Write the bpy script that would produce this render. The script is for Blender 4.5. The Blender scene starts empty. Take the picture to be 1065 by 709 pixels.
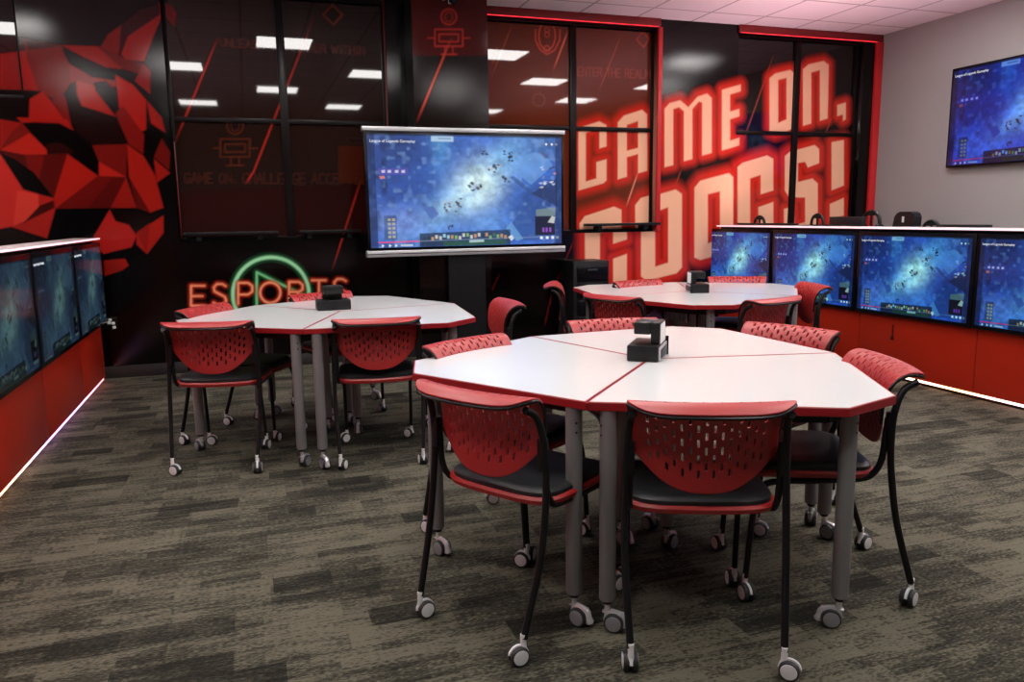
import bpy, bmesh, math, random
import numpy as np
from mathutils import Matrix, Vector
random.seed(7); np.random.seed(7)
PI = math.pi
D = math.radians
scn = bpy.context.scene
COL = scn.collection

# ------------------------------------------------------------------ camera
CAM_F, YAW, PITCH, ROLL, CAM_H = 810.2, D(18.542), D(9.116), D(-0.816), 1.29
def cam_axes():
    cy, sy = math.cos(YAW), math.sin(YAW)
    f = np.array([sy, cy, 0]); r = np.array([cy, -sy, 0]); u = np.array([0, 0, 1.])
    cp, sp = math.cos(PITCH), math.sin(PITCH)
    f2 = f*cp-u*sp; u2 = u*cp+f*sp
    cr, sr = math.cos(ROLL), math.sin(ROLL)
    return r*cr+u2*sr, u2*cr-r*sr, f2
AR, AU, AD = cam_axes()
cam = bpy.data.cameras.new('camera'); cam_o = bpy.data.objects.new('camera', cam); COL.objects.link(cam_o)
M = Matrix.Identity(4)
for i in range(3):
    M[i][0] = AR[i]; M[i][1] = AU[i]; M[i][2] = -AD[i]
M[0][3], M[1][3], M[2][3] = 0, 0, CAM_H
cam_o.matrix_world = M
cam.sensor_width = 36; cam.lens = CAM_F/1065*36; cam.clip_start = 0.05
scn.camera = cam_o

# ------------------------------------------------------------------ world, exposure, light levels
w = bpy.data.worlds.new('world'); scn.world = w; w.use_nodes = True
w.node_tree.nodes['Background'].inputs[0].default_value = (0.01, 0.01, 0.012, 1)
w.node_tree.nodes['Background'].inputs[1].default_value = 1
scn.view_settings.view_transform = 'Standard'; scn.view_settings.look = 'None'
scn.view_settings.exposure = 0.0; scn.view_settings.gamma = 1.0
scn.view_settings.use_curve_mapping = False
PANEL_STRENGTH = 25.0      # ceiling light panels
LED_RED = 1.3              # red led line round the mural
LED_PINK = 5.0             # led lines of the consoles

def strip_lamp(name, x, y, z, length, width, watts, col):
    l = bpy.data.lights.new(name, 'AREA'); l.shape = 'RECTANGLE'; l.size = width; l.size_y = length; l.energy = watts; l.spread = D(115); l.color = col
    o = bpy.data.objects.new(name, l); COL.objects.link(o); o.location = (x, y, z); o.rotation_euler = (PI, 0, 0); return o
strip_lamp('added_uplight', 4.84, 4.0, 1.13, 5.8, .03, 54, (1.0, .57, .65))      # unseen lamps added behind both console tops to tint the ceiling pink
strip_lamp('added_uplight', -1.34, 4.0, 1.13, 5.6, .03, 24, (1.0, .54, .64))

# ------------------------------------------------------------------ room sizes (metres), floor z=0
YW = 7.115      # face of the printed back wall
YG = 7.20       # window glass, set back
YP = 6.80       # face of the deep pillar
XR, XL = 4.66, -1.16      # console faces
XWR, XWL = 6.673, -3.30   # side walls
YBK = -2.4
ZC = 3.168

def trace(px, py, Y):
    """a point measured on the photograph -> (x, z) on the plane at distance Y"""
    v = AR*(px-532.5)/CAM_F-AU*(py-354.5)/CAM_F+AD
    t = Y/v[1]
    return v[0]*t, CAM_H+v[2]*t

def lin(c):
    return tuple((x/255/12.92 if x/255 <= 0.04045 else ((x/255+0.055)/1.055)**2.4) for x in c)

# ------------------------------------------------------------------ materials
def mat(name, col=(0.5, 0.5, 0.5), rough=0.5, metal=0.0, emit=None, es=1.0, spec=0.5):
    m = bpy.data.materials.new(name); m.use_nodes = True
    b = m.node_tree.nodes['Principled BSDF']
    b.inputs['Base Color'].default_value = (*col, 1); b.inputs['Roughness'].default_value = rough
    b.inputs['Metallic'].default_value = metal; b.inputs['Specular IOR Level'].default_value = spec
    if emit: b.inputs['Emission Color'].default_value = (*emit, 1); b.inputs['Emission Strength'].default_value = es
    return m
def nd(m, t, **k):
    n = m.node_tree.nodes.new(t)
    for a, v in k.items():
        if a.startswith('i_'): n.inputs[a[2:].replace('_', ' ')].default_value = v
        else: setattr(n, a, v)
    return n
def lk(m, a, b): m.node_tree.links.new(a, b)
def bumpy(m, scale, strength, dist=0.002, coord='Object', detail=3, vec_scale=(1, 1, 1)):
    tc = nd(m, 'ShaderNodeTexCoord'); mp = nd(m, 'ShaderNodeMapping'); mp.inputs['Scale'].default_value = vec_scale
    no = nd(m, 'ShaderNodeTexNoise'); no.inputs['Scale'].default_value = scale; no.inputs['Detail'].default_value = detail
    bu = nd(m, 'ShaderNodeBump'); bu.inputs['Strength'].default_value = strength; bu.inputs['Distance'].default_value = dist
    lk(m, tc.outputs[coord], mp.inputs[0]); lk(m, mp.outputs[0], no.inputs['Vector']); lk(m, no.outputs[0], bu.inputs['Height'])
    lk(m, bu.outputs[0], m.node_tree.nodes['Principled BSDF'].inputs['Normal'])
    return no
def mottled(m, c1, c2, scale, vec_scale=(1, 1, 1)):
    tc = nd(m, 'ShaderNodeTexCoord'); mp = nd(m, 'ShaderNodeMapping'); mp.inputs['Scale'].default_value = vec_scale
    no = nd(m, 'ShaderNodeTexNoise'); no.inputs['Scale'].default_value = scale; no.inputs['Detail'].default_value = 4
    r = nd(m, 'ShaderNodeMix', data_type='RGBA')
    r.inputs[6].default_value = (*c1, 1); r.inputs[7].default_value = (*c2, 1)
    lk(m, tc.outputs['Object'], mp.inputs[0]); lk(m, mp.outputs[0], no.inputs['Vector']); lk(m, no.outputs[0], r.inputs[0])
    lk(m, r.outputs[2], m.node_tree.nodes['Principled BSDF'].inputs['Base Color'])
def attr_mat(name, rough, emit=0.0, spec=0.5):
    m = mat(name, rough=rough, spec=spec); b = m.node_tree.nodes['Principled BSDF']
    a = nd(m, 'ShaderNodeVertexColor', layer_name='print')
    if emit:
        b.inputs['Base Color'].default_value = (0.01, 0.01, 0.01, 1)
        lk(m, a.outputs[0], b.inputs['Emission Color']); b.inputs['Emission Strength'].default_value = emit
    else: lk(m, a.outputs[0], b.inputs['Base Color'])
    return m

MT = {}
MT['print_wall'] = attr_mat('printed_wall_film', 0.10, spec=0.30); bumpy(MT['print_wall'], 260, 0.10, 0.002, detail=2)
MT['print_glass'] = attr_mat('printed_window_glass', 0.03, spec=0.45)
MT['frame_black'] = mat('black_window_frame', (0.008, 0.005, 0.005), 0.3, spec=0.15)
MT['trim_red'] = mat('red_trim', lin((132, 18, 22)), 0.4)
MT['trim_bright'] = mat('bright_red_trim', lin((205, 38, 42)), 0.4)
MT['trim_dark'] = mat('dark_red_trim', lin((110, 12, 16)), 0.4)
MT['red_led'] = mat('red_led_line', (0.5, 0.02, 0.03), 0.5, emit=(1, 0.03, 0.05), es=LED_RED)
MT['ledge'] = mat('dark_ledge', (0.010, 0.010, 0.011), 0.35, spec=0.2)
MT['wall_grey'] = mat('grey_painted_wall', (0.36, 0.355, 0.35), 0.75); bumpy(MT['wall_grey'], 220, 0.08, 0.001)
MT['wall_dark'] = mat('dark_rear_wall', (0.10, 0.10, 0.11), 0.8)
MT['baseboard'] = mat('black_baseboard', (0.02, 0.018, 0.018), 0.5)
MT['panel_light'] = mat('light_diffuser', (0.9, 0.9, 0.9), 0.5, emit=(1.0, 0.97, 0.94), es=PANEL_STRENGTH)
MT['white_metal'] = mat('white_metal_frame', (0.75, 0.75, 0.75), 0.4)
MT['red_panel'] = mat('red_laminate_panel', lin((186, 42, 22)), 0.32, spec=0.3); bumpy(MT['red_panel'], 40, 0.03, 0.001)
MT['panel_seam'] = mat('panel_seam', (0.05, 0.005, 0.004), 0.6)
MT['ledge_white'] = mat('pale_console_ledge', (0.55, 0.5, 0.5), 0.4)
MT['led_pink'] = mat('pink_led_line', (0.9, 0.6, 0.8), 0.5, emit=(1.0, 0.42, 0.72), es=LED_PINK)
def led_gradient():
    m = MT['led_pink']; b = m.node_tree.nodes['Principled BSDF']
    tc = nd(m, 'ShaderNodeTexCoord'); sx = nd(m, 'ShaderNodeSeparateXYZ'); lk(m, tc.outputs['Object'], sx.inputs[0])
    ma = nd(m, 'ShaderNodeMath', operation='MULTIPLY_ADD'); ma.inputs[1].default_value = 1/6.0; ma.inputs[2].default_value = 0.5; lk(m, sx.outputs[1], ma.inputs[0])
    cr = nd(m, 'ShaderNodeValToRGB'); lk(m, ma.outputs[0], cr.inputs[0]); e = cr.color_ramp.elements
    e[0].position = 0; e[0].color = (1, .5, .75, 1); e[1].position = 1; e[1].color = (1, .16, .16, 1)
    for p_, c in ((.40, (1, .50, .62, 1)), (.52, (1, .42, .16, 1)), (.60, (1, .6, .5, 1)), (.70, (.75, .38, 1, 1)), (.78, (.85, .35, .95, 1)), (.88, (1, .4, .6, 1))):
        x = e.new(p_); x.color = c
    lk(m, cr.outputs[0], b.inputs['Emission Color'])
led_gradient()
MT['led_white'] = mat('pale_led_line', (0.9, 0.7, 0.8), 0.5, emit=(1.0, 0.62, 0.68), es=1.1)
MT['black_plastic'] = mat('black_plastic', (0.009, 0.009, 0.010), 0.38, spec=0.3); bumpy(MT['black_plastic'], 300, 0.05, 0.0005)
MT['black_bezel'] = mat('black_bezel', (0.004, 0.004, 0.006), 0.25, spec=0.2)
MT['silver'] = mat('brushed_silver', (0.62, 0.62, 0.64), 0.35, 0.6)
MT['screen'] = attr_mat('lit_game_screen', 0.2, emit=1.0)
MT['screen_dim'] = attr_mat('dim_game_screen', 0.15, emit=0.12)
MT['ui_white'] = mat('screen_text', (0.02, 0.02, 0.02), 0.4, emit=(0.85, 0.9, 1.0), es=0.9)
MT['desk_black'] = mat('black_desk', (0.02, 0.02, 0.022), 0.5)
MT['white_laminate'] = mat('white_laminate', (0.71, 0.73, 0.735), 0.13); bumpy(MT['white_laminate'], 25, 0.015, 0.0006)
MT['red_edge'] = mat('red_edge_band', lin((148, 20, 27)), 0.4)
MT['leg_grey'] = mat('grey_table_leg', (0.16, 0.15, 0.155), 0.38, 0.35); mottled(MT['leg_grey'], (0.25, 0.245, 0.25), (0.29, 0.285, 0.29), 8)
MT['chrome'] = mat('chrome', (0.72, 0.72, 0.74), 0.25, 0.45)
MT['wheel_grey'] = mat('grey_wheel', (0.24, 0.24, 0.25), 0.4)
MT['rubber'] = mat('dark_rubber', (0.025, 0.027, 0.03), 0.55)
MT['wheel_white'] = mat('white_wheel_hub', (0.80, 0.80, 0.80), 0.35)
MT['chair_red'] = mat('red_chair_plastic', lin((166, 29, 29)), 0.42, spec=0.8); bumpy(MT['chair_red'], 500, 0.12, 0.0006)
MT['chair_black'] = mat('black_chair_frame', (0.008, 0.008, 0.009), 0.35, spec=0.3)
MT['cushion'] = mat('black_seat_vinyl', (0.016, 0.017, 0.019), 0.42, spec=0.4); bumpy(MT['cushion'], 350, 0.15, 0.0008)
MT['card'] = mat('white_label_card', (0.8, 0.8, 0.78), 0.5)
MT['screw'] = mat('dark_screw', (0.01, 0.01, 0.01), 0.4)

def carpet():
    m = mat('carpet_planks', rough=0.95, spec=0.15)
    b = m.node_tree.nodes['Principled BSDF']
    tc = nd(m, 'ShaderNodeTexCoord')
    def mp(s, loc=(0, 0, 0)):
        k = nd(m, 'ShaderNodeMapping'); k.inputs['Scale'].default_value = s; k.inputs['Location'].default_value = loc
        lk(m, tc.outputs['Object'], k.inputs[0]); return k.outputs[0]
    def brick(v, wd, h, off, seed, sq=0):
        n = nd(m, 'ShaderNodeTexBrick'); n.offset = off; n.offset_frequency = 2; n.squash = 1.0
        if sq: n.squash = sq; n.squash_frequency = 3
        n.inputs['Color1'].default_value = (0, 0, 0, 1); n.inputs['Color2'].default_value = (1, 1, 1, 1)
        n.inputs['Mortar Size'].default_value = 0; n.inputs['Scale'].default_value = 1
        n.inputs['Brick Width'].default_value = wd; n.inputs['Row Height'].default_value = h
        lk(m, v, n.inputs['Vector']); return n.outputs['Color']
    def math_(op, a, c):
        n = nd(m, 'ShaderNodeMath', operation=op)
        for i, x in enumerate((a, c)):
            if isinstance(x, (int, float)): n.inputs[i].default_value = x
            else: lk(m, x, n.inputs[i])
        return n.outputs[0]
    b1 = brick(mp((1, 1, 1)), 0.92, 0.23, 0.37, 1, 0.7)
    b2 = brick(mp((1, 1, 1), (0.31, 0.07, 0)), 0.34, 0.115, 0.43, 2, 0.6)
    b3 = brick(mp((1, 1, 1), (0.11, 0.03, 0)), 0.21, 0.057, 0.61, 3)
    n1 = nd(m, 'ShaderNodeTexNoise'); n1.inputs['Scale'].default_value = 1; n1.inputs['Detail'].default_value = 5; n1.inputs['Roughness'].default_value = 0.65
    lk(m, mp((7.0, 46, 1)), n1.inputs['Vector'])
    n2 = nd(m, 'ShaderNodeTexNoise'); n2.inputs['Scale'].default_value = 1; n2.inputs['Detail'].default_value = 3
    lk(m, mp((60, 170, 1)), n2.inputs['Vector'])
    n3 = nd(m, 'ShaderNodeTexNoise'); n3.inputs['Scale'].default_value = 2.1; n3.inputs['Detail'].default_value = 3
    lk(m, mp((1, 1.6, 1)), n3.inputs['Vector'])
    dark = math_('LESS_THAN', b2, 0.07)
    s = math_('MULTIPLY', b1, 0.09)
    s = math_('ADD', s, math_('MULTIPLY', b2, 0.13))
    s = math_('ADD', s, math_('MULTIPLY', b3, 0.13))
    s = math_('ADD', s, math_('MULTIPLY', n1.outputs[0], 0.52))
    s = math_('ADD', s, math_('MULTIPLY', n2.outputs[0], 0.66))
    s = math_('ADD', s, math_('MULTIPLY', n3.outputs[0], 0.30))
    s = math_('SUBTRACT', s, math_('MULTIPLY', dark, 0.07))
    cr = nd(m, 'ShaderNodeValToRGB'); lk(m, s, cr.inputs[0])
    e = cr.color_ramp.elements
    e[0].position = 0.50; e[0].color = (0.008, 0.0072, 0.006, 1)
    e[1].position = 1.0; e[1].color = (0.130, 0.121, 0.087, 1)
    x = e.new(0.74); x.color = (0.018, 0.0172, 0.0132, 1)
    x = e.new(0.88); x.color = (0.050, 0.0475, 0.035, 1)
    lk(m, cr.outputs[0], b.inputs['Base Color'])
    bu = nd(m, 'ShaderNodeBump'); bu.inputs['Strength'].default_value = 0.5; bu.inputs['Distance'].default_value = 0.004
    lk(m, n2.outputs[0], bu.inputs['Height']); lk(m, bu.outputs[0], b.inputs['Normal'])
    return m
MT['carpet'] = carpet()
def ceiling_mat():
    m = mat('ceiling_tiles', (0.7, 0.7, 0.7), 0.9, spec=0.2); b = m.node_tree.nodes['Principled BSDF']
    tc = nd(m, 'ShaderNodeTexCoord'); mp = nd(m, 'ShaderNodeMapping')
    mp.inputs['Location'].default_value = (-3.197+0.61*20, -6.86+0.61*20, 0)
    br = nd(m, 'ShaderNodeTexBrick'); br.offset = 0.0; br.squash = 1.0
    br.inputs['Color1'].default_value = (0.84, 0.80, 0.83, 1); br.inputs['Color2'].default_value = (0.79, 0.75, 0.78, 1)
    br.inputs['Mortar'].default_value = (0.42, 0.39, 0.40, 1)
    br.inputs['Scale'].default_value = 1; br.inputs['Brick Width'].default_value = 0.605; br.inputs['Row Height'].default_value = 0.605
    br.inputs['Mortar Size'].default_value = 0.012; br.inputs['Mortar Smooth'].default_value = 0.2
    lk(m, tc.outputs['Object'], mp.inputs[0]); lk(m, mp.outputs[0], br.inputs['Vector']); lk(m, br.outputs['Color'], b.inputs['Base Color'])
    no = nd(m, 'ShaderNodeTexNoise'); no.inputs['Scale'].default_value = 120
    lk(m, tc.outputs['Object'], no.inputs['Vector'])
    bu = nd(m, 'ShaderNodeBump'); bu.inputs['Strength'].default_value = 0.3; bu.inputs['Distance'].default_value = 0.003
    lk(m, no.outputs[0], bu.inputs['Height']); lk(m, bu.outputs[0], b.inputs['Normal'])
    return m
MT['ceiling'] = ceiling_mat()

# ------------------------------------------------------------------ mesh helpers
class MB:
    """collects shapes with material slots and links them as one mesh object"""
    def __init__(s): s.v = []; s.f = []; s.mi = []; s.sm = []; s.mats = []
    def slot(s, m):
        m = MT[m]
        if m not in s.mats: s.mats.append(m)
        return s.mats.index(m)
    def add(s, vs, fs, m, smooth=False):
        o = len(s.v); k = s.slot(m); s.v += [tuple(v) for v in vs]
        for f in fs: s.f.append(tuple(i+o for i in f)); s.mi.append(k); s.sm.append(smooth)
    def box(s, x0, x1, y0, y1, z0, z1, m, bev=0.0, rot=None, seg=2):
        bm = bmesh.new(); bmesh.ops.create_cube(bm, size=1)
        for v in bm.verts: v.co = Vector(((x0+x1)/2+v.co.x*(x1-x0), (y0+y1)/2+v.co.y*(y1-y0), (z0+z1)/2+v.co.z*(z1-z0)))
        if bev: bmesh.ops.bevel(bm, geom=bm.edges[:], offset=bev, segments=seg, affect='EDGES', profile=0.5)
        if rot: bm.transform(rot)
        s.bm(bm, m, bool(bev))
    def bm(s, bm, m, smooth=False):
        bm.verts.index_update(); s.add([v.co[:] for v in bm.verts], [[v.index for v in f.verts] for f in bm.faces], m, smooth); bm.free()
    def tube(s, pts, r, m, n=10, caps=True, flat=1.0):
        pts = [Vector(p) for p in pts]; rs = r if isinstance(r, (list, tuple)) else [r]*len(pts)
        vs = []; fs = []; prev = None
        for i, p in enumerate(pts):
            a = pts[max(i-1, 0)]; b = pts[min(i+1, len(pts)-1)]; t = (b-a).normalized()
            if prev is None:
                up = Vector((0, 0, 1)) if abs(t.z) < 0.9 else Vector((0, 1, 0)); x = t.cross(up).normalized()
            else: x = (prev-t*prev.dot(t)).normalized()
            prev = x; y = t.cross(x)
            for k in range(n):
                an = 2*PI*k/n; vs.append(p+x*math.cos(an)*rs[i]*flat+y*math.sin(an)*rs[i])
        for i in range(len(pts)-1):
            for k in range(n): fs.append((i*n+k, i*n+(k+1) % n, (i+1)*n+(k+1) % n, (i+1)*n+k))
        if caps: fs.append(tuple(range(n))[::-1]); fs.append(tuple((len(pts)-1)*n+k for k in range(n)))
        s.add(vs, fs, m, True)
    def lathe(s, prof, m, n=20, mtx=None):
        vs = []; fs = []
        for r, z in prof:
            for k in range(n):
                a = 2*PI*k/n; v = Vector((r*math.cos(a), r*math.sin(a), z)); vs.append(mtx @ v if mtx else v)
        for i in range(len(prof)-1):
            for k in range(n): fs.append((i*n+k, i*n+(k+1) % n, (i+1)*n+(k+1) % n, (i+1)*n+k))
        s.add(vs, fs, m, True)
    def build(s, name, parent=None, mods=()):
        me = bpy.data.meshes.new(name); me.from_pydata(s.v, [], s.f)
        for m in s.mats: me.materials.append(m)
        me.polygons.foreach_set('material_index', s.mi); me.polygons.foreach_set('use_smooth', s.sm)
        me.update(); bm = bmesh.new(); bm.from_mesh(me); bmesh.ops.recalc_face_normals(bm, faces=bm.faces); bm.to_mesh(me); bm.free()
        if any(s.sm):
            try: me.set_sharp_from_angle(angle=D(40))
            except Exception: pass
        o = bpy.data.objects.new(name, me); COL.objects.link(o)
        if parent: o.parent = parent
        return o
def smooth_path(pts, n=6):
    """Catmull-Rom through the points"""
    P = [Vector(p) for p in pts]; out = []
    for i in range(len(P)-1):
        a = P[max(i-1, 0)]; b = P[i]; c = P[i+1]; d = P[min(i+2, len(P)-1)]
        for k in range(n):
            t = k/n; out.append(0.5*((2*b)+(c-a)*t+(2*a-5*b+4*c-d)*t*t+(3*b-3*c+d-a)*t**3))
    out.append(P[-1]); return out
def tag(o, label, cat, group=None):
    o['label'] = label; o['category'] = cat
    if group: o['group'] = group
    return o
def thing(name, label, cat, loc=(0, 0, 0), rz=0, group=None):
    o = bpy.data.objects.new(name, None); COL.objects.link(o); o.empty_display_size = 0.1
    o.location = loc; o.rotation_euler = (0, 0, rz); return tag(o, label, cat, group)
def struct(o): o['kind'] = 'structure'; return o
def copy_tree(o, parent=None):
    c = o.copy(); COL.objects.link(c)
    if parent: c.parent = parent
    for ch in list(o.children): copy_tree(ch, c)
    return c

# ------------------------------------------------------------------ room shell
mb = MB(); mb.box(XWL-.1, XWR+.1, YBK-.1, YG+.3, -.1, 0, 'carpet'); struct(mb.build('floor'))
mb = MB(); mb.box(XWL-.1, XWR+.1, YBK-.1, YG+.3, ZC, ZC+.1, 'ceiling'); struct(mb.build('ceiling'))
mb = MB(); mb.box(XWR, XWR+.1, YBK-.1, YG+.3, 0, ZC, 'wall_grey'); struct(mb.build('wall_right'))
mb = MB(); mb.box(XWL-.1, XWL, YBK-.1, YG+.3, 0, ZC, 'wall_grey'); struct(mb.build('wall_left'))
mb = MB(); mb.box(XWL-.1, XWR+.1, YBK-.1, YBK, 0, ZC, 'wall_dark'); struct(mb.build('wall_front'))

# ------------------------------------------------------------------ the printed mural
RES = 0.0075
class Canvas:
    def __init__(s, Y, x0=XWL, x1=XWR, z0=0.0, z1=ZC):
        s.Y = Y; s.x0 = x0; s.z0 = z0
        s.nx = int((x1-x0)/RES)+2; s.nz = int((z1-z0)/RES)+2
        s.X = x0+np.arange(s.nx)*RES; s.Z = z0+np.arange(s.nz)*RES
        s.c = np.zeros((s.nz, s.nx, 3)); s.c[:] = lin((9, 5, 5))
    def tr(s, pts): return [trace(px, py, s.Y) for px, py in pts]
    def win(s, P, m):
        xs = [p[0] for p in P]; zs = [p[1] for p in P]
        i0 = max(int((min(xs)-m-s.x0)/RES), 0); i1 = min(int((max(xs)+m-s.x0)/RES)+2, s.nx)
        j0 = max(int((min(zs)-m-s.z0)/RES), 0); j1 = min(int((max(zs)+m-s.z0)/RES)+2, s.nz)
        if i1 <= i0 or j1 <= j0: return None
        gx, gz = np.meshgrid(s.X[i0:i1], s.Z[j0:j1]); return i0, i1, j0, j1, gx, gz
    @staticmethod
    def segd(gx, gz, a, b):
        dx, dz = b[0]-a[0], b[1]-a[1]; L = dx*dx+dz*dz+1e-12
        t = np.clip(((gx-a[0])*dx+(gz-a[1])*dz)/L, 0, 1)
        return np.hypot(gx-a[0]-t*dx, gz-a[1]-t*dz), t
    def sdist(s, gx, gz, P):
        d = np.full(gx.shape, 9.0); ins = np.zeros(gx.shape, bool); n = len(P)
        for i in range(n):
            a, b = P[i], P[(i+1) % n]; d = np.minimum(d, s.segd(gx, gz, a, b)[0])
            c = (a[1] > gz) != (b[1] > gz)
            with np.errstate(divide='ignore', invalid='ignore'):
                xi = a[0]+(gz-a[1])*(b[0]-a[0])/((b[1]-a[1]) if b[1] != a[1] else 1e-9)
            ins ^= c & (gx < xi)
        return np.where(ins, -d, d)
    def poly(s, pts, col, col2=None, soft=0.5):
        P = s.tr(pts); wdw = s.win(P, 0.03)
        if not wdw: return
        i0, i1, j0, j1, gx, gz = wdw
        a = np.clip(soft-s.sdist(gx, gz, P)/RES, 0, 1)[..., None]
        c = np.array(lin(col))
        if col2:
            t = ((gz-gz.min())/(np.ptp(gz)+1e-9))[..., None]; c = c*t+np.array(lin(col2))*(1-t)
        s.c[j0:j1, i0:i1] = s.c[j0:j1, i0:i1]*(1-a)+c*a
    def line(s, pts, wd, col, alpha=1.0, fade=False, raw=False, glow=0):
        P = pts if raw else s.tr(pts); wdw = s.win(P, wd+0.02+glow*3)
        if not wdw: return
        i0, i1, j0, j1, gx, gz = wdw
        d = np.full(gx.shape, 9.0); T = np.zeros(gx.shape); n = len(P)-1
        for i in range(n):
            dd, t = s.segd(gx, gz, P[i], P[i+1]); k = dd < d
            T = np.where(k, (i+t)/n, T); d = np.minimum(d, dd)
        a = np.clip((wd/2-d)/RES+0.5, 0, 1)
        if fade: a = a*np.clip(np.minimum(T, 1-T)*4, 0, 1)
        a = (a*alpha)[..., None]
        s.c[j0:j1, i0:i1] = s.c[j0:j1, i0:i1]*(1-a)+np.array(lin(col))*a
        return d
    def neon(s, shapes, core, glow, r1, r2, stroke=None):
        """shapes: closed outlines with holes [(outer, [holes])], or polylines with a stroke width"""
        allp = []; Q = []
        for sh in shapes:
            o = s.tr(sh[0]); hs = [s.tr(h) for h in sh[1]] if stroke is None else []
            Q.append((o, hs)); allp += o
        wdw = s.win(allp, r2*1.5)
        if not wdw: return
        i0, i1, j0, j1, gx, gz = wdw; dm = np.full(gx.shape, 9.0)
        for o, hs in Q:
            if stroke is None:
                d = s.sdist(gx, gz, o)
                for h in hs: d = np.maximum(d, -s.sdist(gx, gz, h))
            else:
                d = np.full(gx.shape, 9.0)
                for i in range(len(o)-1): d = np.minimum(d, s.segd(gx, gz, o[i], o[i+1])[0])
                d = d-stroke/2
            dm = np.minimum(dm, d)
        g = np.clip(1-(dm-r1)/(r2-r1), 0, 1)**1.5; g = g[..., None]
        a = np.clip(0.5-dm/(RES*1.6), 0, 1)[..., None]
        c = s.c[j0:j1, i0:i1]
        c = c*(1-g)+np.array(lin(glow))*g
        s.c[j0:j1, i0:i1] = c*(1-a)+np.array(lin(core))*a
    def panel(s, name, x0, x1, z0, z1, m, parent=None, edge=0.04):
        """a flat printed board cut from the print, with real thickness behind it"""
        nx = max(int(round((x1-x0)/RES)), 1); nz = max(int(round((z1-z0)/RES)), 1)
        xs = np.linspace(x0, x1, nx+1); zs = np.linspace(z0, z1, nz+1)
        gx, gz = np.meshgrid(xs, zs)
        fi = np.clip((gx-s.x0)/RES, 0, s.nx-1.001); fj = np.clip((gz-s.z0)/RES, 0, s.nz-1.001)
        i = fi.astype(int); j = fj.astype(int); u = (fi-i)[..., None]; v = (fj-j)[..., None]
        C = (s.c[j, i]*(1-u)+s.c[j, i+1]*u)*(1-v)+(s.c[j+1, i]*(1-u)+s.c[j+1, i+1]*u)*v
        N = (nx+1)*(nz+1); co = np.zeros((N+4, 3))
        co[:N, 0] = gx.ravel(); co[:N, 1] = s.Y; co[:N, 2] = gz.ravel()
        co[N:] = [(x0, s.Y+edge, z0), (x1, s.Y+edge, z0), (x1, s.Y+edge, z1), (x0, s.Y+edge, z1)]
        a = (np.arange(nz)[:, None]*(nx+1)+np.arange(nx)[None, :]).ravel()
        q = np.stack([a, a+1, a+nx+2, a+nx+1], 1)
        bl, br, tr_, tl = 0, nx, N-1, N-1-nx
        sides = [(N, N+1, br, bl), (N+1, N+2, tr_, br), (N+2, N+3, tl, tr_), (N+3, N, bl, tl), (N+3, N+2, N+1, N)]
        q = np.vstack([q, sides])
        me = bpy.data.meshes.new(name); me.vertices.add(len(co)); me.vertices.foreach_set('co', co.ravel())
        me.loops.add(q.size); me.loops.foreach_set('vertex_index', q.ravel().astype(np.int32))
        me.polygons.add(len(q)); me.polygons.foreach_set('loop_start', np.arange(len(q))*4)
        me.update(calc_edges=True)
        at = me.color_attributes.new('print', 'FLOAT_COLOR', 'POINT')
        rgba = np.ones((N+4, 4)); rgba[:N, :3] = C.reshape(-1, 3); rgba[N:, :3] = 0.005
        at.data.foreach_set('color', rgba.astype(np.float32).ravel())
        me.materials.append(MT[m]); me.validate()
        o = bpy.data.objects.new(name, me); COL.objects.link(o)
        if parent: o.parent = parent
        return o

def Zm(ox, oy, sc, pts): return [(ox+x/sc, oy+y/sc) for x, y in pts]
A_ = lambda p: Zm(580, 50, 4.725, p)
B_ = lambda p: Zm(590, 0, 3.224, p)
C_ = lambda p: Zm(590, 170, 5.4533, p)
E_ = lambda p: Zm(720, 110, 5.4556, p)
GAME = [
 (A_([(102,700),(102,405),(125,385),(205,360),(240,378),(240,483),(205,493),(205,396),(138,416),(138,655),(190,640),(190,560),(240,546),(240,650),(225,664)]), []),
 (A_([(295,645),(295,365),(325,332),(415,303),(440,325),(440,603),(395,615),(395,520),(340,536),(340,632)]), [A_([(340,378),(395,358),(395,490),(340,504)])]),
 (A_([(525,585),(525,298),(550,270),(603,256),(642,290),(688,238),(735,223),(757,245),(757,515),(710,528),(710,268),(694,262),(662,300),(662,545),(620,556),(620,310),(596,290),(568,300),(568,575)]), []),
 (A_([(807,503),(807,205),(900,178),(900,212),(847,228),(847,312),(893,298),(893,335),(847,350),(847,455),(893,440),(893,478)]), []),
 (B_([(678,442),(678,262),(697,246),(748,234),(763,247),(763,422),(745,437),(697,450)]), [B_([(707,412),(707,268),(735,261),(735,400)])]),
 (B_([(790,422),(790,232),(808,216),(860,204),(877,217),(873,397),(847,405),(847,235),(818,243),(818,414)]), []),
 (B_([(905,352),(934,343),(934,400),(924,405),(924,384),(905,389)]), []),
]
def cletter(dx, dy=0): return [(x+dx, y+dy) for x, y in [(100,830),(100,345),(128,305),(295,250),(338,268),(338,430),(260,455),(260,372),(185,395),(185,760),(260,735),(260,540),(338,512),(338,780)]]
def oletter(dx): return ([(x+dx, y) for x, y in [(418,640),(418,235),(450,195),(615,147),(650,172),(650,590),(620,622),(450,665)]], [(x+dx, y) for x, y in [(498,585),(498,275),(572,248),(572,562)]])
o_w = oletter(0); o_g = oletter(-33)
S_ = [(525,480),(525,285),(555,260),(695,222),(720,245),(720,325),(655,350),(640,318),(600,325),(600,432),(682,412),(712,440),(712,700),(520,760),(520,585),(578,570),(578,680),(640,660),(640,520),(600,520),(545,513)]
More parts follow.
